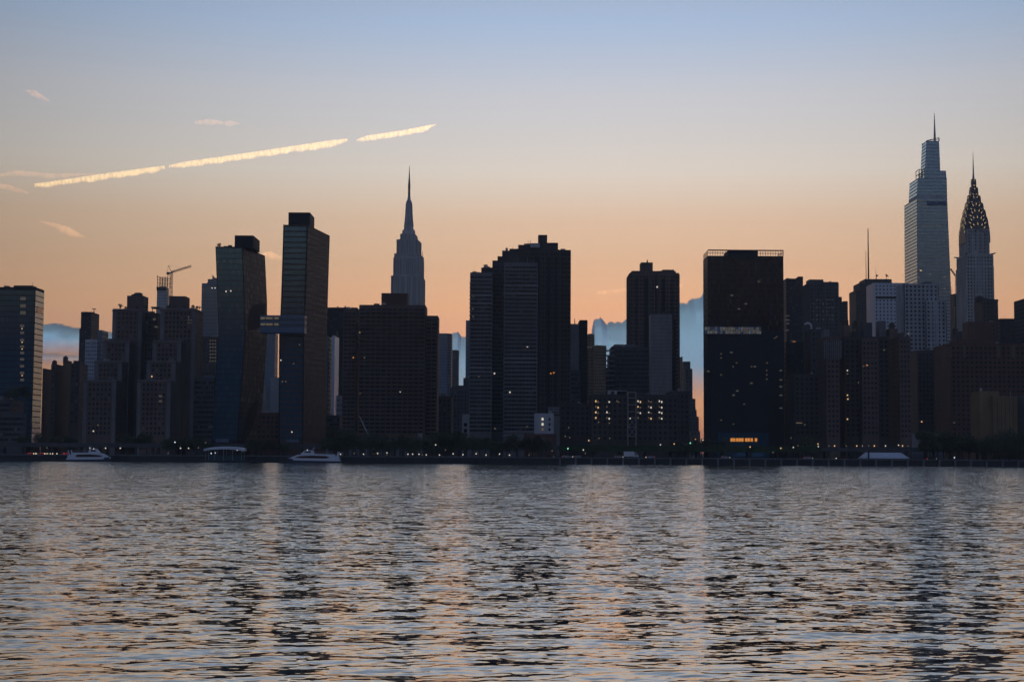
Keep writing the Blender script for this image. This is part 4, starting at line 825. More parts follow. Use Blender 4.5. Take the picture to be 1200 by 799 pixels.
b.box(980, 1042, 396, Y + 9, 24, 'brick_dark', 'punched', yw=514, tone=.3)
rg = random.Random(12)
for xl, xr, yt in ((962, 972, 386), (965, 984, 390), (985, 996, 381), (996, 1010, 388), (1008, 1022, 378), (1026, 1038, 376), (1038, 1052, 385), (1050, 1060, 390)): b.box(xl, xr, yt, Y + 10 + rg.uniform(0, 6), 10, rg.choice(['brick', 'concrete_dark', 'concrete_mid']), None, yb=398, parapet=False, part='roof_house')
b.tank(1002, 374.5, 975); b.tank(1045, 377, 976); b.tank(991, 373, 985)
q = MB()
for k in range(9): c = P(966 + k * 2.4, 402, Y); q.box(c.x - .35, c.x + .35, Y - .35, Y - .1, P(966, 420, Y).z, P(966, 399, Y).z)
b.part('pilaster', 'concrete_mid', q)
b.lit([(993, 434, 'white_light'), (993, 438, 'dim_light'), (1016, 428, 'amber_light'), (1012, 429, 'dim_light'), (993, 463, 'warm_light'), (993.5, 467.5, 'warm_light'), (993, 491, 'warm_light'), (965, 472, 'dim_light'), (985, 502, 'white_light'), (1006, 448, 'dim_light'), (1053, 458, 'dim_light'), (1036, 410, 'dim_light')], w=1.1, h=1.1)
for k, x in enumerate((965, 971.5, 978, 985, 991.6, 1004, 1011, 1018, 1024.6, 1037.6, 1053, 1057.6)): b.lit([(x, 522.3, ('white_light', 'dim_light', 'warm_light')[k % 3])], w=.9, h=1.1)
b.done()
b = B('fluted_block', 'grey fluted mid-rise standing behind the left bay of the three-bay brick block', 'mid-rise', 950, 1040); b.box(944, 966, 387, 1040, 20, 'concrete_dark', 'column', yw=450, ribs=3, ribw=1.0); b.box(948, 958, 378, 1046, 10, 'concrete_dark', None, yb=388, parapet=False, part='roof_house')
q = MB(); c = P(946.5, 380, 1044)
for k in range(7): a0, a1 = .3 + k * .3, .6 + k * .3; q.tube((c.x + 2.6 * cos(a0), 1044, c.z - 2.4 + 3.2 * sin(a0)), (c.x + 2.6 * cos(a1), 1044, c.z - 2.4 + 3.2 * sin(a1)), .7, n=5)
q.tube((c.x + 2.2, 1044, c.z - 6), (c.x + 2.5, 1044, c.z - 1.5), .6, n=5); b.part('curved_canopy', 'white_paint', q); b.done()
c = P(955, 386, 1050); tree((c.x, 1050, P(955, 387, 1046).z), .75, 1, 'dark bushy tree on the roof of the grey fluted mid-rise', None)
b = B('dark_midrise', 'very dark brick mid-rise at the right foot of the black slab', 'mid-rise', 935, 985); b.box(921, 960, 440, 985, 30, 'brick_dark', 'punched', yw=512, tone=.25); b.box(915, 942, 402, 1030, 20, 'black_panel', 'ribbon', yw=470, tone=.3)
b.lit([(936.5, 495.5, 'dim_light')], w=4, h=.8); b.lit([(943, 497.5, 'dim_light'), (945.8, 513, 'dim_light')], w=1, h=1); b.done()
b = B('brown_block', 'low yellow-brown block with a taller left half behind the trees at the right end', 'low block', 1165, 850)
b.box(1137, 1171, 460, 850, 18, 'brick_tan', None); b.box(1152, 1192, 466, 846, 18, 'brick_tan', None); X0, X1, Y0, Y1, z = b.last; q = MB()
for k in range(1, 6): x = X0 + (X1 - X0) * k / 6; q.box(x - .12, x + .12, Y0 - .1, Y0 - .003, GZ, z)
b.part('panel_joint', 'brick_dark', q); b.mast(1184, 458, 466, 850, .25, 'steel'); b.mast(1186.5, 463, 466, 850, .3, 'steel'); b.done()
b = B('fluted_lowrise', 'low grey block with fine vertical fluting at the right edge beside the yellow-brown block', 'low block', 1205, 840); b.box(1190, 1260, 463, 840, 20, 'concrete_mid', None, ribs=1.6, ribw=.6, parapet=False); b.done()
w_ = empty('boundary_wall', (P(1086, 515, 850).x, 850, GZ), 'pale grey boundary wall between the brick blocks at the right', 'wall'); q = MB(); q.box(P(1069, 512, 850).x, P(1107, 512, 850).x, 850, 850.6, GZ, P(1085, 508, 850).z); q.build('wall', M['concrete'], w_)
q = MB(); q.box(P(1069, 512, 850).x - .2, P(1107, 512, 850).x + .2, 849.8, 850.8, P(1085, 508, 850).z + .003, P(1085, 508, 850).z + .4); q.build('coping', M['concrete_mid'], w_)

# ------------------------------------------------------------------ quay: ferries, landing, lamps, cars, trees
def ferry(x0, x1, Y, flip, label):
    L = P(x1, 538, Y).x - P(x0, 538, Y).x; cxm = (P(x1, 538, Y).x + P(x0, 538, Y).x) / 2
    e = empty('ferry', (cxm, Y, 0), label, 'ferry', 'white ferries at the quay'); s = -1 if flip else 1
    X = lambda u: cxm + s * (u - .5) * L          # u=0 stern, 1 bow
    def hullring(u, z, w): return [(X(u), Y - w, z), (X(u), Y + w, z)]
    q = MB()
    for sy in (-1, 1):                             # two catamaran hulls
        st = [(0, 1.5, 1.05), (.5, 1.6, 1.1), (.8, 1.8, .9), (.95, 2.1, .45), (1.0, 2.3, .08)]
        q.loft([[(X(u), Y + sy * 2.6 - w, -.6), (X(u), Y + sy * 2.6 - w, zt), (X(u), Y + sy * 2.6 + w, zt), (X(u), Y + sy * 2.6 + w, -.6)] for u, zt, w in st])
    q.build('hull', M['hull_paint'], e); q = MB()
    st = [(0, 1.4, 3.7), (.8, 1.7, 3.7), (.93, 1.9, 3.0), (.985, 2.1, 1.8)]
    q.loft([[(X(u), Y - w, zt - .5), (X(u), Y - w, zt + .25), (X(u), Y + w, zt + .25), (X(u), Y + w, zt - .5)] for u, zt, w in st]); q.build('deck', M['white_paint'], e)
    q = MB(); st = [(.10, 1.67, 3.9), (.14, 1.7, 4.4), (.55, 1.8, 4.5), (.80, 1.9, 4.05), (.93, 2.15, 2.6)]
    q.loft([[(X(u), Y - 3.4, zb), (X(u), Y - 3.2, zt), (X(u), Y + 3.2, zt), (X(u), Y + 3.4, zb)] for u, zb, zt in st]); q.build('cabin', M['white_paint'], e)
    q = MB(); st = [(.20, 2.75, 2.95), (.26, 2.3, 3.5), (.55, 2.35, 3.65), (.74, 2.4, 3.4), (.84, 2.6, 2.85)]
    for (u0, a0, c0), (u1, a1, c1) in zip(st, st[1:]): q.quad((X(u0), Y - 3.47, a0), (X(u1), Y - 3.47, a1), (X(u1), Y - 3.4, c1), (X(u0), Y - 3.4, c0))
    q.build('window_band', M['black_glass'], e)
    q = MB(); st = [(.50, 4.4, 5.6), (.54, 4.4, 6.3), (.66, 4.3, 6.3), (.74, 4.2, 4.7)]
    q.loft([[(X(u), Y - 2.0, zb), (X(u), Y - 1.8, zt), (X(u), Y + 1.8, zt), (X(u), Y + 2.0, zb)] for u, zb, zt in st]); wh = q.build('wheelhouse', M['white_paint'], e)
    q = MB(); q.quad((X(.55), Y - 2.02, 5.1), (X(.68), Y - 2.02, 5.1), (X(.655), Y - 1.93, 5.9), (X(.55), Y - 1.93, 5.9)); q.build('window', M['black_glass'], wh)
    q = MB(); q.tube((X(.52), Y, 6.2), (X(.50), Y, 8.4), .14, .05, 5); q.box(min(X(.48), X(.54)), max(X(.48), X(.54)), Y - 1, Y + 1, 7.1, 7.25); q.build('mast', M['white_paint'], e)
    q = MB()
    for u in np.linspace(.14, .48, 9): q.tube((X(u), Y - 3.0, 4.4), (X(u), Y - 3.0, 5.5), .05, n=4)
    q.tube((X(.14), Y - 3.0, 5.5), (X(.48), Y - 3.0, 5.5), .05, n=4); q.tube((X(.14), Y - 3.0, 4.95), (X(.48), Y - 3.0, 4.95), .04, n=4); q.build('railing', M['steel'], e)
    q = MB(); q.box(min(X(.02), X(.10)), max(X(.02), X(.10)), Y - 3, Y + 3, 1.66, 3.2)
    q.tube((X(.06), Y - 2.6, 3.2), (X(.03), Y - 2.6, 5.6), .3, n=5); q.tube((X(.06), Y + 2.6, 3.2), (X(.03), Y + 2.6, 5.6), .3, n=5); q.build('stern_deck', M['white_paint'], e)
    q = MB(); q.box(X(.62) - .2, X(.62) + .2, Y - 1.98, Y - 1.7, 6.3, 6.6); q.build('deck_light', M['cool_light'], e)
ferry(80, 129.5, SH - 9, False, 'white catamaran ferry moored at the far left of the quay below the stepped brick towers')
ferry(337, 399, SH - 9, True, 'white catamaran ferry with deck rails moored right of the domed ferry landing')

L0, L1 = P(241, 524, SH - 6).x, P(287.5, 524, SH - 6).x; cxm = (L0 + L1) / 2
e = empty('ferry_landing', (cxm, SH - 6, 0), 'ferry landing with a curved pale roof on posts between the two ferries', 'ferry landing')
q = MB(); q.box(L0 - 3, L1 + 4, SH - 12, SH - 1.2, -.6, 1.1); q.build('pontoon', M['wet_concrete'], e)
zr = P(264, 526, SH - 6).z; n = 14; top = []
for k in range(n + 1): u = k / n; top.append((L0 + (L1 - L0) * u, zr + 1.0 * (1 - (2 * u - 1) ** 2) ** .7))
q = MB(); q.loft([[(x, SH - 11, z) for x, z in top] + [(x, SH - 11, z - 1.1) for x, z in top[::-1]], [(x, SH - 2.5, z + .3) for x, z in top] + [(x, SH - 2.5, z - .8) for x, z in top[::-1]]]); q.build('roof', M['white_paint'], e)
for k in range(5):
    for y in (SH - 10.6, SH - 3): q = MB(); x = L0 + 1 + (L1 - L0 - 2) * k / 4; q.tube((x, y, 1.1), (x, y, zr + (-.6 if k in (0, 4) else .3)), .11, n=6); q.build('post', M['steel'], e)
q = MB(); q.box(L0 + 1.5, L1 - 1.5, SH - 4.2, SH - 4.0, 1.1, 3.6); q.build('glass_screen', M['teal_glass'], e)
for x, y in ((247.5, 531), (252, 530.5), (278, 527)): q = MB(); c = P(x, y, SH - 5); q.box(c.x - .25, c.x + .25, SH - 5.2, SH - 4.8, c.z - .25, c.z + .25); q.build('light', M['cool_light'], e)
e = empty('sign_board', (P(260, 516, SH + 40).x, SH + 40, GZ), 'blue grey sign board raised on posts above the domed ferry landing', 'sign'); a, c = P(252.5, 518, SH + 40), P(268, 514, SH + 40)
q = MB(); q.box(a.x, c.x, SH + 40, SH + 40.4, a.z, c.z); q.build('board', M['blue_panel'], e)
for x in (a.x + 1, c.x - 1): q = MB(); q.box(x - .12, x + .12, SH + 40.1, SH + 40.3, GZ, a.z); q.build('post', M['dark_steel'], e)
e = empty('sign_board', (P(340, 516, SH + 40).x, SH + 40, GZ), 'small dim sign board raised on posts at the foot of the copper-sided slab', 'sign'); a, c = P(335, 518, SH + 40), P(350, 515, SH + 40)
q = MB(); q.box(a.x, c.x, SH + 40, SH + 40.4, a.z, c.z); q.build('board', M['blue_panel'], e)
for x in (a.x + 1, c.x - 1): q = MB(); q.box(x - .12, x + .12, SH + 40.1, SH + 40.3, GZ, a.z); q.build('post', M['dark_steel'], e)

# long white canopy on the right half of the quay
Y = SH + 10; a, m_, c = P(1010, 537, Y), P(1017.5, 530, Y), P(1066.5, 537, Y); d = P(1057, 530, Y)
e = empty('quay_canopy', ((a.x + c.x) / 2, Y, GZ), 'long low white canopy with sloping ends on the quay below the three-bay brick block', 'canopy')
q = MB(); q.loft([[(a.x, Y, a.z), (c.x, Y, a.z), (c.x, Y + 9, a.z), (a.x, Y + 9, a.z)], [(a.x, Y, a.z + .15), (c.x, Y, a.z + .15), (c.x, Y + 9, a.z + .15), (a.x, Y + 9, a.z + .15)], [(m_.x, Y + 2.5, m_.z), (d.x, Y + 2.5, m_.z), (d.x, Y + 6.5, m_.z), (m_.x, Y + 6.5, m_.z)]]); q.build('roof', M['white_paint'], e)
for x in np.linspace(a.x + 1.5, c.x - 1.5, 7):
    q = MB(); q.tube((x, Y + .6, GZ), (x, Y + .6, a.z), .14, n=5); q.tube((x, Y + 8.4, GZ), (x, Y + 8.4, a.z), .14, n=5); q.build('post', M['dark_steel'], e)
for px in (1017.5, 1066): q = MB(); x = P(px, 530, Y).x; q.box(x - .35, x + .35, Y - .9, Y - .2, GZ, m_.z + 1.2); q.build('mooring_post', M['dark_steel'], e)

# street lamps
LPROTO = {}
def lamp(x, y, Y, base, mat, label, group):
    c = P(x, y, Y); hgt = max(1.2, c.z - base)
    e = empty('street_lamp', (c.x, Y, base), label, 'street lamp', group)
    if 'pole' not in LPROTO:
        q = MB(); q.tube((0, 0, 0), (0, 0, 1), .09, .06, 6); LPROTO['pole'] = q.build('pole', M['dark_steel'])
        q = MB(); q.tube((0, 0, -.1), (0, 0, .22), .30, .34, 8); q.tube((0, 0, .22), (0, 0, .42), .4, .06, 8); LPROTO['cap'] = q.build('cap', M['dark_steel'])
        q = MB(); q.loft([[(.36 * sin(t) * cos(k * pi / 4), .36 * sin(t) * sin(k * pi / 4), -.36 * cos(t)) for k in range(8)] for t in (.15, .8, 1.57, 2.3, 3.0)]); LPROTO['globe'] = q.build('globe', M['white_light'])
        for o in LPROTO.values(): col.objects.unlink(o)
    for nm in ('pole', 'globe', 'cap'):
        o = LPROTO[nm].copy(); col.objects.link(o); o.parent = e
        if nm == 'pole': o.scale = (1, 1, hgt - .3)
        else: o.location = (0, 0, hgt + (.42 if nm == 'cap' else 0))
        if nm == 'globe': o.data = o.data.copy(); o.data.materials[0] = M[mat]
g1 = 'lamps along the river promenade'
def lamps(pts, where, Y=SH + 6, base=GZ + .12):
    for i, pt in enumerate(pts):
        mt = pt[2] if len(pt) > 2 else 'white_light'
        lb = {'white_light': 'white glowing globe lamp', 'warm_light': 'warm glowing globe lamp', 'dim_light': 'faint globe lamp', 'cool_light': 'cold white globe lamp', 'amber_light': 'amber globe lamp', 'green_light': 'greenish globe lamp'}[mt]
        lamp(pt[0], pt[1], Y, base, mt, lb + ' ' + where, g1)
lamps([(105.5, 525), (123.7, 525), (141, 525), (55, 524.5, 'dim_light')], 'on the quay behind the left ferry')
lamps([(211.5, 525), (221, 525), (232.5, 524.5, 'dim_light'), (205, 518, 'cool_light'), (241, 518.5, 'dim_light'), (197, 531, 'dim_light')], 'on the quay left of the ferry landing')
lamps([(399, 532), (415, 531, 'dim_light'), (426, 532), (442.5, 531), (453.5, 530.5), (453.5, 533, 'dim_light'), (478, 532), (483.5, 532), (491, 532), (495, 533, 'dim_light'), (499.5, 533)], 'under the promenade trees below the brown brick slab')
lamps([(510.5, 521), (522, 527, 'dim_light'), (515, 533), (531, 531.5), (542.5, 532.5), (558, 531.5), (569.6, 533), (585.4, 531.8), (597, 533), (620, 533, 'dim_light')], 'under the promenade trees below the white-banded tower')
lamps([(665.5, 525.5, 'green_light'), (683.6, 527), (686, 531, 'dim_light'), (690, 516, 'warm_light'), (647, 528, 'dim_light')], 'on the quay below the half grey half black tower')
lamps([(774, 521), (790, 520, 'warm_light'), (809, 519, 'green_light'), (815, 514.5, 'amber_light'), (823.7, 515.5)], 'on the raised drive left of the black slab', SH + 44, RZ - 2)
lamps([(879, 523.5, 'warm_light'), (915, 525, 'warm_light'), (929.7, 524), (935, 522, 'dim_light'), (927, 513, 'dim_light')], 'on the raised drive below the black slab', SH + 44, RZ - 2)
lamps([(905.7, 530, 'dim_light'), (1118.5, 536, 'cool_light')], 'low on the right half of the quay')
lamps([(958.6, 520, 'warm_light'), (959, 523, 'white_light'), (1053, 521.5), (1064, 522.5, 'dim_light')], 'on the raised drive below the three-bay brick block', SH + 44, RZ - 2)
lamps([(1136.5, 520, 'warm_light'), (1186, 520, 'warm_light')], 'among the trees before the yellow-brown block', SH + 44, RZ - 2)

# cars and vans
CP = {}
def car(x, y, Y, base, rz, label, paint='dark', lights=True):
    if not CP:
        q = MB(); prof = [(-2.2, .35), (-2.2, .85), (-1.9, .95), (-1.3, 1.42), (.3, 1.45), (1.0, .98), (2.05, .82), (2.2, .55), (2.2, .35)]
        q.loft([[(a, -.86, z) for a, z in prof], [(a, .86, z) for a, z in prof]])
        CP['body'] = q.build('body', M['car_paint_dark'])
        q = MB()
        for s in (-.865, .865): q.quad((-1.6, s, .98), (.75, s, .98), (.25, s, 1.36), (-1.2, s, 1.36)) if s < 0 else q.quad((.75, s, .98), (-1.6, s, .98), (-1.2, s, 1.36), (.25, s, 1.36))
        CP['side_window'] = q.build('side_window', M['black_glass'])
        for k, (a, s) in enumerate(((-1.35, -.8), (1.35, -.8), (-1.35, .8), (1.35, .8))): q = MB(); q.tube((a, s - .1, .33), (a, s + .1, .33), .33, n=12); CP['wheel.%d' % k] = q.build('wheel', M['rubber'])
        for k, s in enumerate((-.6, .6)):
            q = MB(); q.box(2.16, 2.26, s - .2, s + .2, .55, .78); CP['headlight.%d' % k] = q.build('headlight', M['head_lamp'])
            q = MB(); q.box(-2.26, -2.16, s - .2, s + .2, .65, .88); CP['tail_light.%d' % k] = q.build('tail_light', M['red_light'])
        for o in CP.values(): col.objects.unlink(o)
    c = P(x, y, Y); e = empty('car', (c.x, Y, base), label, 'car', 'cars by the river', rz)
    for nm, o in CP.items():
        o = o.copy(); col.objects.link(o); o.parent = e
        if nm == 'body' and paint == 'light': o.data = o.data.copy(); o.data.materials[0] = M['car_paint_light']
for x, Y, rz, lb in ((36.5, 812, 1.5, 'dark car showing red tail lights, leftmost on the street below the glass hospital tower'), (50, 812, 1.7, 'dark car showing red tail lights, behind the row of headlights at left'), (77.5, 812, 1.5, 'dark car showing red tail lights just left of the stepped brick towers'), (78.5, 800, 1.6, 'dark car showing red tail lights close to the bow of the left ferry'),
                     (42.5, 796, -1.6, 'car facing the river with dim headlights, nearest the left edge'), (55, 796, -1.5, 'car facing the river with bright headlights at the quay edge, left'), (57.5, 806, -1.5, 'car facing the river with headlights, second in the queue at left'), (62, 806, -1.6, 'car facing the river with the brightest headlights of the queue at left'), (67, 812, -1.6, 'car facing the river with headlights at the back of the queue at left')):
    car(x, 530, Y, GZ + (.12 if Y < SH + 34 else 0), rz, lb)
for x, rz, p_, lb in ((850, 0, 'light', 'pale car on the quay below the black slab'), (947, 0, 'light', 'pale car on the quay right of the black slab'), (985, pi, 'dark', 'dark car on the quay left of the long white canopy'), (725, 0, 'light', 'pale car parked below the school-like dark brick building'), (762, pi, 'light', 'pale car on the quay right of the white truck'), (644, 0, 'dark', 'dark car on the quay below the tallest dark tower'), (676, pi, 'light', 'pale car on the quay below the half grey half black tower'), (664, 0, 'light', 'pale car on the quay below the dark mid-rise'), (1092, 0, 'dark', 'dark car on the quay right of the long white canopy')):
    car(x, 536, SH + 22, GZ + .12, rz, lb.replace('school-like', 'long'), p_)
def truck(x0, x1, Y, base, label):
    a, c = P(x0, 530, Y).x, P(x1, 530, Y).x; e = empty('truck', ((a + c) / 2, Y, base), label, 'truck')
    q = MB(); q.box(a, c - 2.3, Y - 1.2, Y + 1.2, base + .9, base + 3.5); q.build('cargo_box', M['white_paint'], e)
    q = MB(); pr = [(c - 2.2, .6), (c - 2.2, 2.7), (c - .9, 2.7), (c - .15, 1.6), (c, 1.4), (c, .6)]; q.loft([[(x, Y - 1.1, base + z) for x, z in pr], [(x, Y + 1.1, base + z) for x, z in pr]]); q.build('cab', M['white_paint'], e)
    q = MB(); q.quad((c - 1.9, Y - 1.11, base + 1.7), (c - .4, Y - 1.11, base + 1.7), (c - .95, Y - 1.11, base + 2.5), (c - 1.9, Y - 1.11, base + 2.5)); q.build('window', M['black_glass'], e)
    for x in (a + 1.2, c - 1.2):
        for s in (-1.0, 1.0): q = MB(); q.tube((x, Y + s - .13, base + .45), (x, Y + s + .13, base + .45), .45, n=12); q.build('wheel', M['rubber'], e)
truck(731, 748, SH + 26, GZ + .12, 'white box truck parked on the quay below the scaffold stair tower')
truck(452.5, 464, SH + 64, RZ, 'white box truck high on the raised drive below the brown brick slab')
e = empty('excavator', (P(438, 519, SH + 30).x, SH + 30, GZ + .12), 'excavator with a long pale raised boom below the brown brick slab', 'excavator'); Y = SH + 30; c = P(440, 520, Y); bz = GZ + .12
for s in (-1.1, 1.1): q = MB(); q.loft([[(c.x - 2.2, Y + s - .3, bz + .3), (c.x - 1.9, Y + s - .3, bz), (c.x + 1.9, Y + s - .3, bz), (c.x + 2.2, Y + s - .3, bz + .3), (c.x + 1.9, Y + s - .3, bz + .9), (c.x - 1.9, Y + s - .3, bz + .9)], [(c.x - 2.2, Y + s + .3, bz + .3), (c.x - 1.9, Y + s + .3, bz), (c.x + 1.9, Y + s + .3, bz), (c.x + 2.2, Y + s + .3, bz + .3), (c.x + 1.9, Y + s + .3, bz + .9), (c.x - 1.9, Y + s + .3, bz + .9)]]); q.build('track', M['rubber'], e)
q = MB(); q.box(c.x - 1.2, c.x + 2.2, Y - 1.3, Y + 1.3, bz + .9, bz + 2.3); q.build('body', M['brick_tan'], e); q = MB(); q.box(c.x - 1.3, c.x + .2, Y - 1.3, Y - .1, bz + 2.3, bz + 3.5); q.build('cab', M['black_glass'], e)
q = MB(); p1 = P(437.5, 519, Y); p2 = P(430, 506, Y); p3 = P(421, 487, Y); q.tube((c.x - .6, Y + .5, bz + 2.2), p1, .5, .5, 5); q.tube(p1, p2, .55, .4, 5); q.tube(p2, p3, .38, .2, 5); q.build('boom', M['pale_panel'], e)

# trees along the quay
random.seed(21)
def tree_row(xs, Y, base, s0, s1, label, group, sz=1.0):
    for x in xs:
        yy = Y + random.uniform(-3, 3); c = P(x, 525, yy); tree((c.x, yy, base), random.uniform(s0, s1), random.randrange(5), label, group, sz * random.uniform(.85, 1.2))
tree_row([383 + k * 8.2 + random.uniform(-2.5, 2.5) for k in range(15)], SH + 14, GZ + .12, 1.15, 1.6, 'leafy tree in the dark promenade row below the brown brick slab', 'promenade trees below the brown brick slab')
tree_row([506 + k * 7.8 + random.uniform(-2.5, 2.5) for k in range(18)], SH + 14, GZ + .12, 1.05, 1.5, 'leafy tree in the dark promenade row below the white-banded tower', 'promenade trees below the white-banded tower')
tree_row([196 + k * 9 + random.uniform(-2, 2) for k in range(6)], SH + 40, GZ, .95, 1.4, 'leafy tree on the quay left of the ferry landing', 'trees left of the ferry landing')
tree_row([292 + k * 10 + random.uniform(-2, 2) for k in range(5)], SH + 40, GZ, .9, 1.25, 'leafy tree between the ferry landing and the right-hand ferry', 'trees between landing and ferry')
tree_row([1083, 1090, 1098, 1106, 1113, 1121, 1128, 1135, 1144, 1152, 1161, 1170, 1178, 1186, 1195, 1204], SH + 40, GZ, 1.45, 2.1, 'leafy tree in the dark clump before the red and yellow-brown blocks', 'trees at the right end of the quay')
tree_row([795, 803, 810, 816, 822], SH + 90, GZ, 1.2, 1.9, 'leafy tree in the gap left of the black slab', 'trees left of the black slab')
tree_row([512, 521, 530, 538], SH + 90, GZ, 1.4, 2.1, 'leafy tree at the foot of the grey mid-rise cluster', 'trees at the foot of the mid-rise cluster')
tree_row([388, 396, 404], SH + 90, GZ, 1.6, 2.2, 'leafy tree at the foot of the pale low block', 'trees at the foot of the pale low block')
tree_row([8, 13, 18, 25, 30], 956, P(10, 470, 950).z, .75, 1.15, 'bushy dark tree on the roof garden of the grey hospital annex', 'roof garden trees on the hospital annex')
tree_row([28, 46, 64, 82, 148, 160, 172], SH + 84, GZ, 1.2, 1.7, 'leafy tree behind the raised drive at the foot of the stepped brick towers', 'trees at the foot of the stepped brick towers')
tree_row([836, 850, 930, 944, 952], SH + 74, GZ, 1.1, 1.5, 'leafy tree at the foot of the black slab', 'trees at the foot of the black slab')

# ------------------------------------------------------------------ haze, clouds, contrails
hz = MB(); hz.box(-WX - 200, WX + 200, -300, 15200, -3, 470); m = bpy.data.materials.new('haze'); m.use_nodes = True; n_ = m.node_tree.nodes; n_.remove(n_['Principled BSDF'])
v = nn(m, 'VolumePrincipled'); v.inputs['Color'].default_value = (.86, .94, 1, 1); v.inputs['Density'].default_value = 7e-5; v.inputs['Anisotropy'].default_value = .35
ln(m, v.outputs[0], n_['Material Output'].inputs['Volume']); tag(hz.build('haze', m), kind='stuff')

def vapour(name, dens, colr=(1, .96, .9), g=.55):
    m = bpy.data.materials.new(name); m.use_nodes = True; n_ = m.node_tree.nodes; n_.remove(n_['Principled BSDF'])
    v = nn(m, 'VolumeScatter'); v.inputs['Color'].default_value = (*colr, 1); v.inputs['Density'].default_value = dens; v.inputs['Anisotropy'].default_value = g
    t = nn(m, 'TexCoord'); mp = nn(m, 'Mapping'); mp.inputs['Scale'].default_value = (.016, .002, .008); ln(m, t.outputs['Object'], mp.inputs[0])
    n1 = nn(m, 'TexNoise'); n1.inputs['Scale'].default_value = 1; n1.inputs['Detail'].default_value = 3; ln(m, mp.outputs[0], n1.inputs['Vector'])
    mr = nn(m, 'MapRange'); mr.inputs[1].default_value = .32; mr.inputs[2].default_value = .7; mr.inputs[3].default_value = dens * .45; mr.inputs[4].default_value = dens * 1.7
    ln(m, n1.outputs[0], mr.inputs[0]); ln(m, mr.outputs[0], v.inputs['Density'])
    ln(m, v.outputs[0], n_['Material Output'].inputs['Volume']); MATS[name] = m; return m
vapour('contrail_vapour', .0095, (1, .86, .52)); vapour('thin_vapour', .0009, (1, .56, .38))
def streak(name, label, cat, pts, Y, mat, scallop, seed, thick=1.0, group=None, kind=None):
    """pts: (x, y of the top edge, y of the bottom edge); a closed lens-shaped ribbon of vapour"""
    rg = random.Random(seed); mb = MB(); n = max(24, int(abs(pts[-1][0] - pts[0][0]) * 1.6)); K = 9; mpx = Y / F; rings = []
    for i in range(n + 1):
        x = pts[0][0] + (pts[-1][0] - pts[0][0]) * i / n
        for a, c in zip(pts, pts[1:]):
            if a[0] <= x <= c[0] or c is pts[-1]: u = min(1, max(0, (x - a[0]) / (c[0] - a[0]))); yt = a[1] + (c[1] - a[1]) * u; yb = a[2] + (c[2] - a[2]) * u; break
        s = noise.noise(Vector((x * .34, seed, 0))); s2 = noise.noise(Vector((x * .08, seed + 5, 0))); s3 = noise.noise(Vector((x * .9, seed + 9, 0)))
        yb += scallop * (abs(s) * 2.2 + s2 * 2.0 + s3 * .7) - scallop * .8; yt += scallop * .18 * s2
        yb -= (yb - yt) * .04 * min(1, scallop) if thick == 1.0 else 0
        if yb < yt + .4: yb = yt + .4
        hw = (yb - yt) * mpx * .5 * thick; ring = []
        for k in range(K):
            t = 2 * pi * k / K; f = .5 - .5 * cos(t); y = yt + (yb - yt) * f
            p = P(x, y, Y); ring.append((p.x, Y + sin(t) * hw * (1.15 - .9 * f), p.z))
        rings.append(ring)
    mb.loft(rings); o = mb.build(name, M[mat]); return tag(o, label, cat, group, kind)
CT = 'pieces of the broken contrail'
streak('contrail', 'long golden middle piece of the broken contrail, rising to the right', 'contrail', [(198, 193.5, 197.5), (215, 189.6, 198), (300, 177.5, 186), (390, 164, 173.5), (407, 162.5, 167)], 30000, 'contrail_vapour', 1.0, 1, group=CT)
streak('contrail', 'short bright upper right piece of the broken contrail above the stone spire', 'contrail', [(418, 163.5, 167), (430, 158.8, 166.5), (470, 153, 161), (500, 147, 154.5), (511, 145.5, 148)], 30000, 'contrail_vapour', 1.0, 2, group=CT)
streak('contrail', 'ragged lower left piece of the broken contrail, nearest the left edge', 'contrail', [(40.5, 215, 222), (60, 212.5, 219.5), (120, 203.5, 212), (180, 195.5, 203.5), (193, 194, 198.5)], 30000, 'contrail_vapour', 1.0, 3, group=CT)
for k, (p_, lb) in enumerate([([(-12, 206, 209), (20, 199.5, 207), (60, 203, 210), (118, 203, 206)], 'faint pink wisp running into the left end of the golden contrail'), ([(228, 142, 146), (245, 139, 148), (262, 142.5, 148), (270, 141, 148.5), (283, 145, 147)], 'small pink wisp above the long golden contrail piece'), ([(28, 105, 108), (42, 106, 116), (58, 117, 120)], 'faint pink smudge of cloud near the upper left corner'),
                              ([(46, 258, 261), (64, 261, 268), (82, 266, 278), (100, 277, 280)], 'slanting pink wisp above the slender dark tower'), ([(307, 296, 303), (318, 294, 304), (332, 302, 306)], 'small glowing orange wisp between the bent slab and the copper-sided slab'), ([(-10, 214, 220), (10, 216, 224), (34, 225, 228)], 'thin pink wisp under the left end of the contrail at the left edge'), ([(800, 332, 337), (700, 341, 346)][::-1], 'long faint orange streak left of the brown apartment tower')]):
    streak('cloud_wisp', lb, 'cloud wisp', p_, 28000, 'thin_vapour', .8, 10 + k, 2.0, 'sunset cloud wisps')

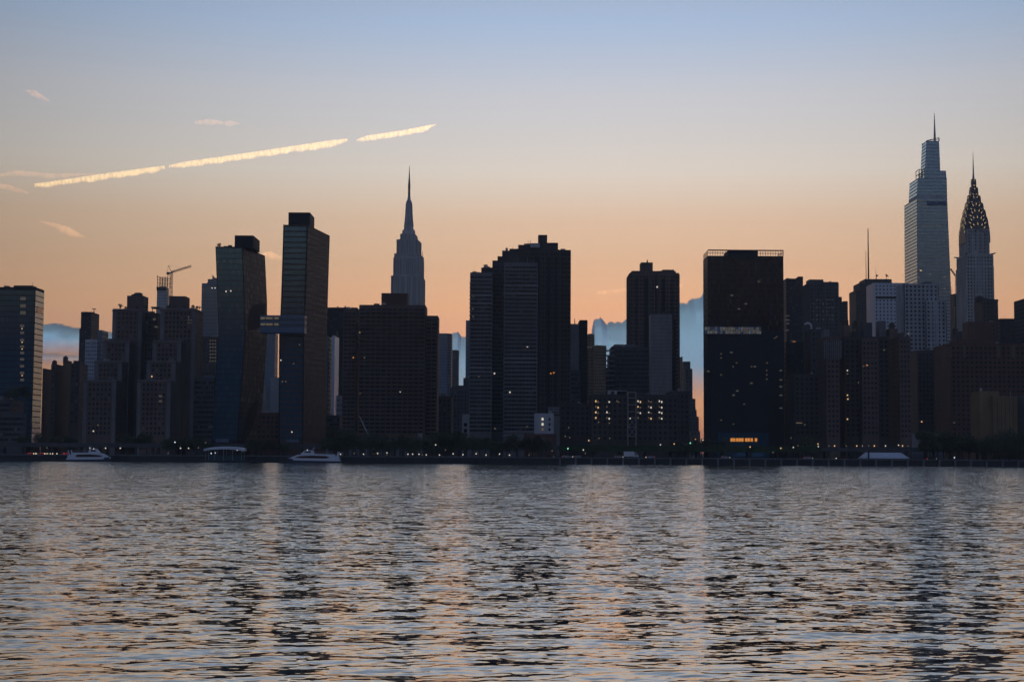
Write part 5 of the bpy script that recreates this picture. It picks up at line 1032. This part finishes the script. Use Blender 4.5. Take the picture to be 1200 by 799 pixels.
def cloud_mat():
    m = bpy.data.materials.new('dusk_cloud'); m.use_nodes = True; n_ = m.node_tree.nodes; n_.remove(n_['Principled BSDF'])
    d = nn(m, 'BsdfDiffuse'); d.inputs[0].default_value = (.6, .72, .85, 1); t = nn(m, 'BsdfTranslucent'); t.inputs[0].default_value = CLOUD_T
    mx = nn(m, 'MixShader'); mx.inputs[0].default_value = .95; ln(m, d.outputs[0], mx.inputs[1]); ln(m, t.outputs[0], mx.inputs[2])
    a = nn(m, 'Attribute'); a.attribute_name = 'cover'; tr = nn(m, 'BsdfTransparent'); m2 = nn(m, 'MixShader'); ln(m, a.outputs['Fac'], m2.inputs[0]); ln(m, tr.outputs[0], m2.inputs[1]); ln(m, mx.outputs[0], m2.inputs[2])
    ln(m, m2.outputs[0], n_['Material Output'].inputs[0]); MATS['dusk_cloud'] = m
CLOUD_T = (.125, .345, .95, 1)
cloud_mat()
def cloud(label, top, ybot, Y, seed, rough=3.0, fade=30, cover=1.0):
    """billowing face of a cloud bank: top = outline of its crest as (x, y)"""
    n = int((top[-1][0] - top[0][0]) * 1.3); K = 22; mpx = Y / F; vs_, cov = [], []
    for i in range(n + 1):
        x = top[0][0] + (top[-1][0] - top[0][0]) * i / n
        for a, c in zip(top, top[1:]):
            if x <= c[0] or c is top[-1]: u = min(1, max(0, (x - a[0]) / (c[0] - a[0]))); yt = a[1] + (c[1] - a[1]) * u; break
        yt0 = yt; yt += rough * (noise.fractal(Vector((x * .10, seed, 0)), .8, 2.2, 3) * .7 + 1.0 - 1.5 * abs(noise.noise(Vector((x * .11, seed, 4)))) ** .6 * 1.2 - .7 * abs(noise.noise(Vector((x * .31, seed, 6)))))
        e = min(1, min(i, n - i) / 5)
        for s in (-1,):
            for k in range(K + 1):
                f = (k / K) ** 2.2; y = yt + (ybot - yt) * f; f0 = min(1, max(0, (y - yt0 + 4) / (ybot - yt0 + 4))); t = 1000 * (f0 * (1.02 - f0) * 4 + .001) ** .5 * (.25 + .75 * e)
                t *= 1 + .04 * noise.fractal(Vector((x * .05, y * .07, seed + s)), 1.1, 2.0, 3)
                p = P(x, y, Y); vs_.append((p.x, Y + s * t, p.z)); cov.append(cover * min(1, max(0, (ybot + 4 * noise.noise(Vector((x * .05, seed, 2))) - y) / fade)) * min(1, .25 + (y - yt) / 3.0) * min(1, e + .3))
    fs = []; W = K + 1
    for i in range(n):
        for k in range(K): a = i * W + k; fs.append((a, a + 1, a + W + 1, a + W))
    me = bpy.data.meshes.new('cloud'); me.from_pydata(vs_, [], fs); me.update(); bm = bmesh.new(); bm.from_mesh(me); bmesh.ops.recalc_face_normals(bm, faces=bm.faces); bm.to_mesh(me); bm.free(); at = me.attributes.new('cover', 'FLOAT', 'POINT'); at.data.foreach_set('value', cov); me.shade_smooth(); me.materials.append(M['dusk_cloud'])
    o = bpy.data.objects.new('cloud', me); col.objects.link(o); tag(o, label, 'cloud', 'blue cloud banks on the horizon')
cloud('blue cumulus bank behind the tall brown apartment tower and the black slab', [(684, 420), (690, 398), (694, 378), (701, 373), (708, 381), (716, 379), (724, 379), (733, 376), (760, 368), (785, 357), (795, 357), (803, 357), (808, 351), (816, 350), (821, 344), (835, 338), (860, 345), (890, 360), (930, 380)], 475, 24000, 3, 2.4, 40)
cloud('blue cumulus scrap between the rounded glass tower and the white-banded tower', [(518, 405), (526, 396), (533, 391), (538, 390), (542, 396), (548, 395), (556, 392), (575, 400), (590, 415)], 500, 24000, 7, 2.5, 30)
cloud('long flat blue cloud bank behind the glass hospital tower and the slender dark tower', [(-40, 392), (20, 390), (50, 389), (62, 384), (75, 381.5), (85, 382.5), (96, 386), (118, 388), (140, 392), (200, 398), (240, 408)], 428, 24000, 9, .9, 26)
cloud('lower thin lavender cloud layer with pink gaps, left part of the skyline', [(-40, 421), (45, 420), (70, 417), (100, 419), (140, 421), (200, 425)], 434, 24500, 12, 1.0, 14, .7)
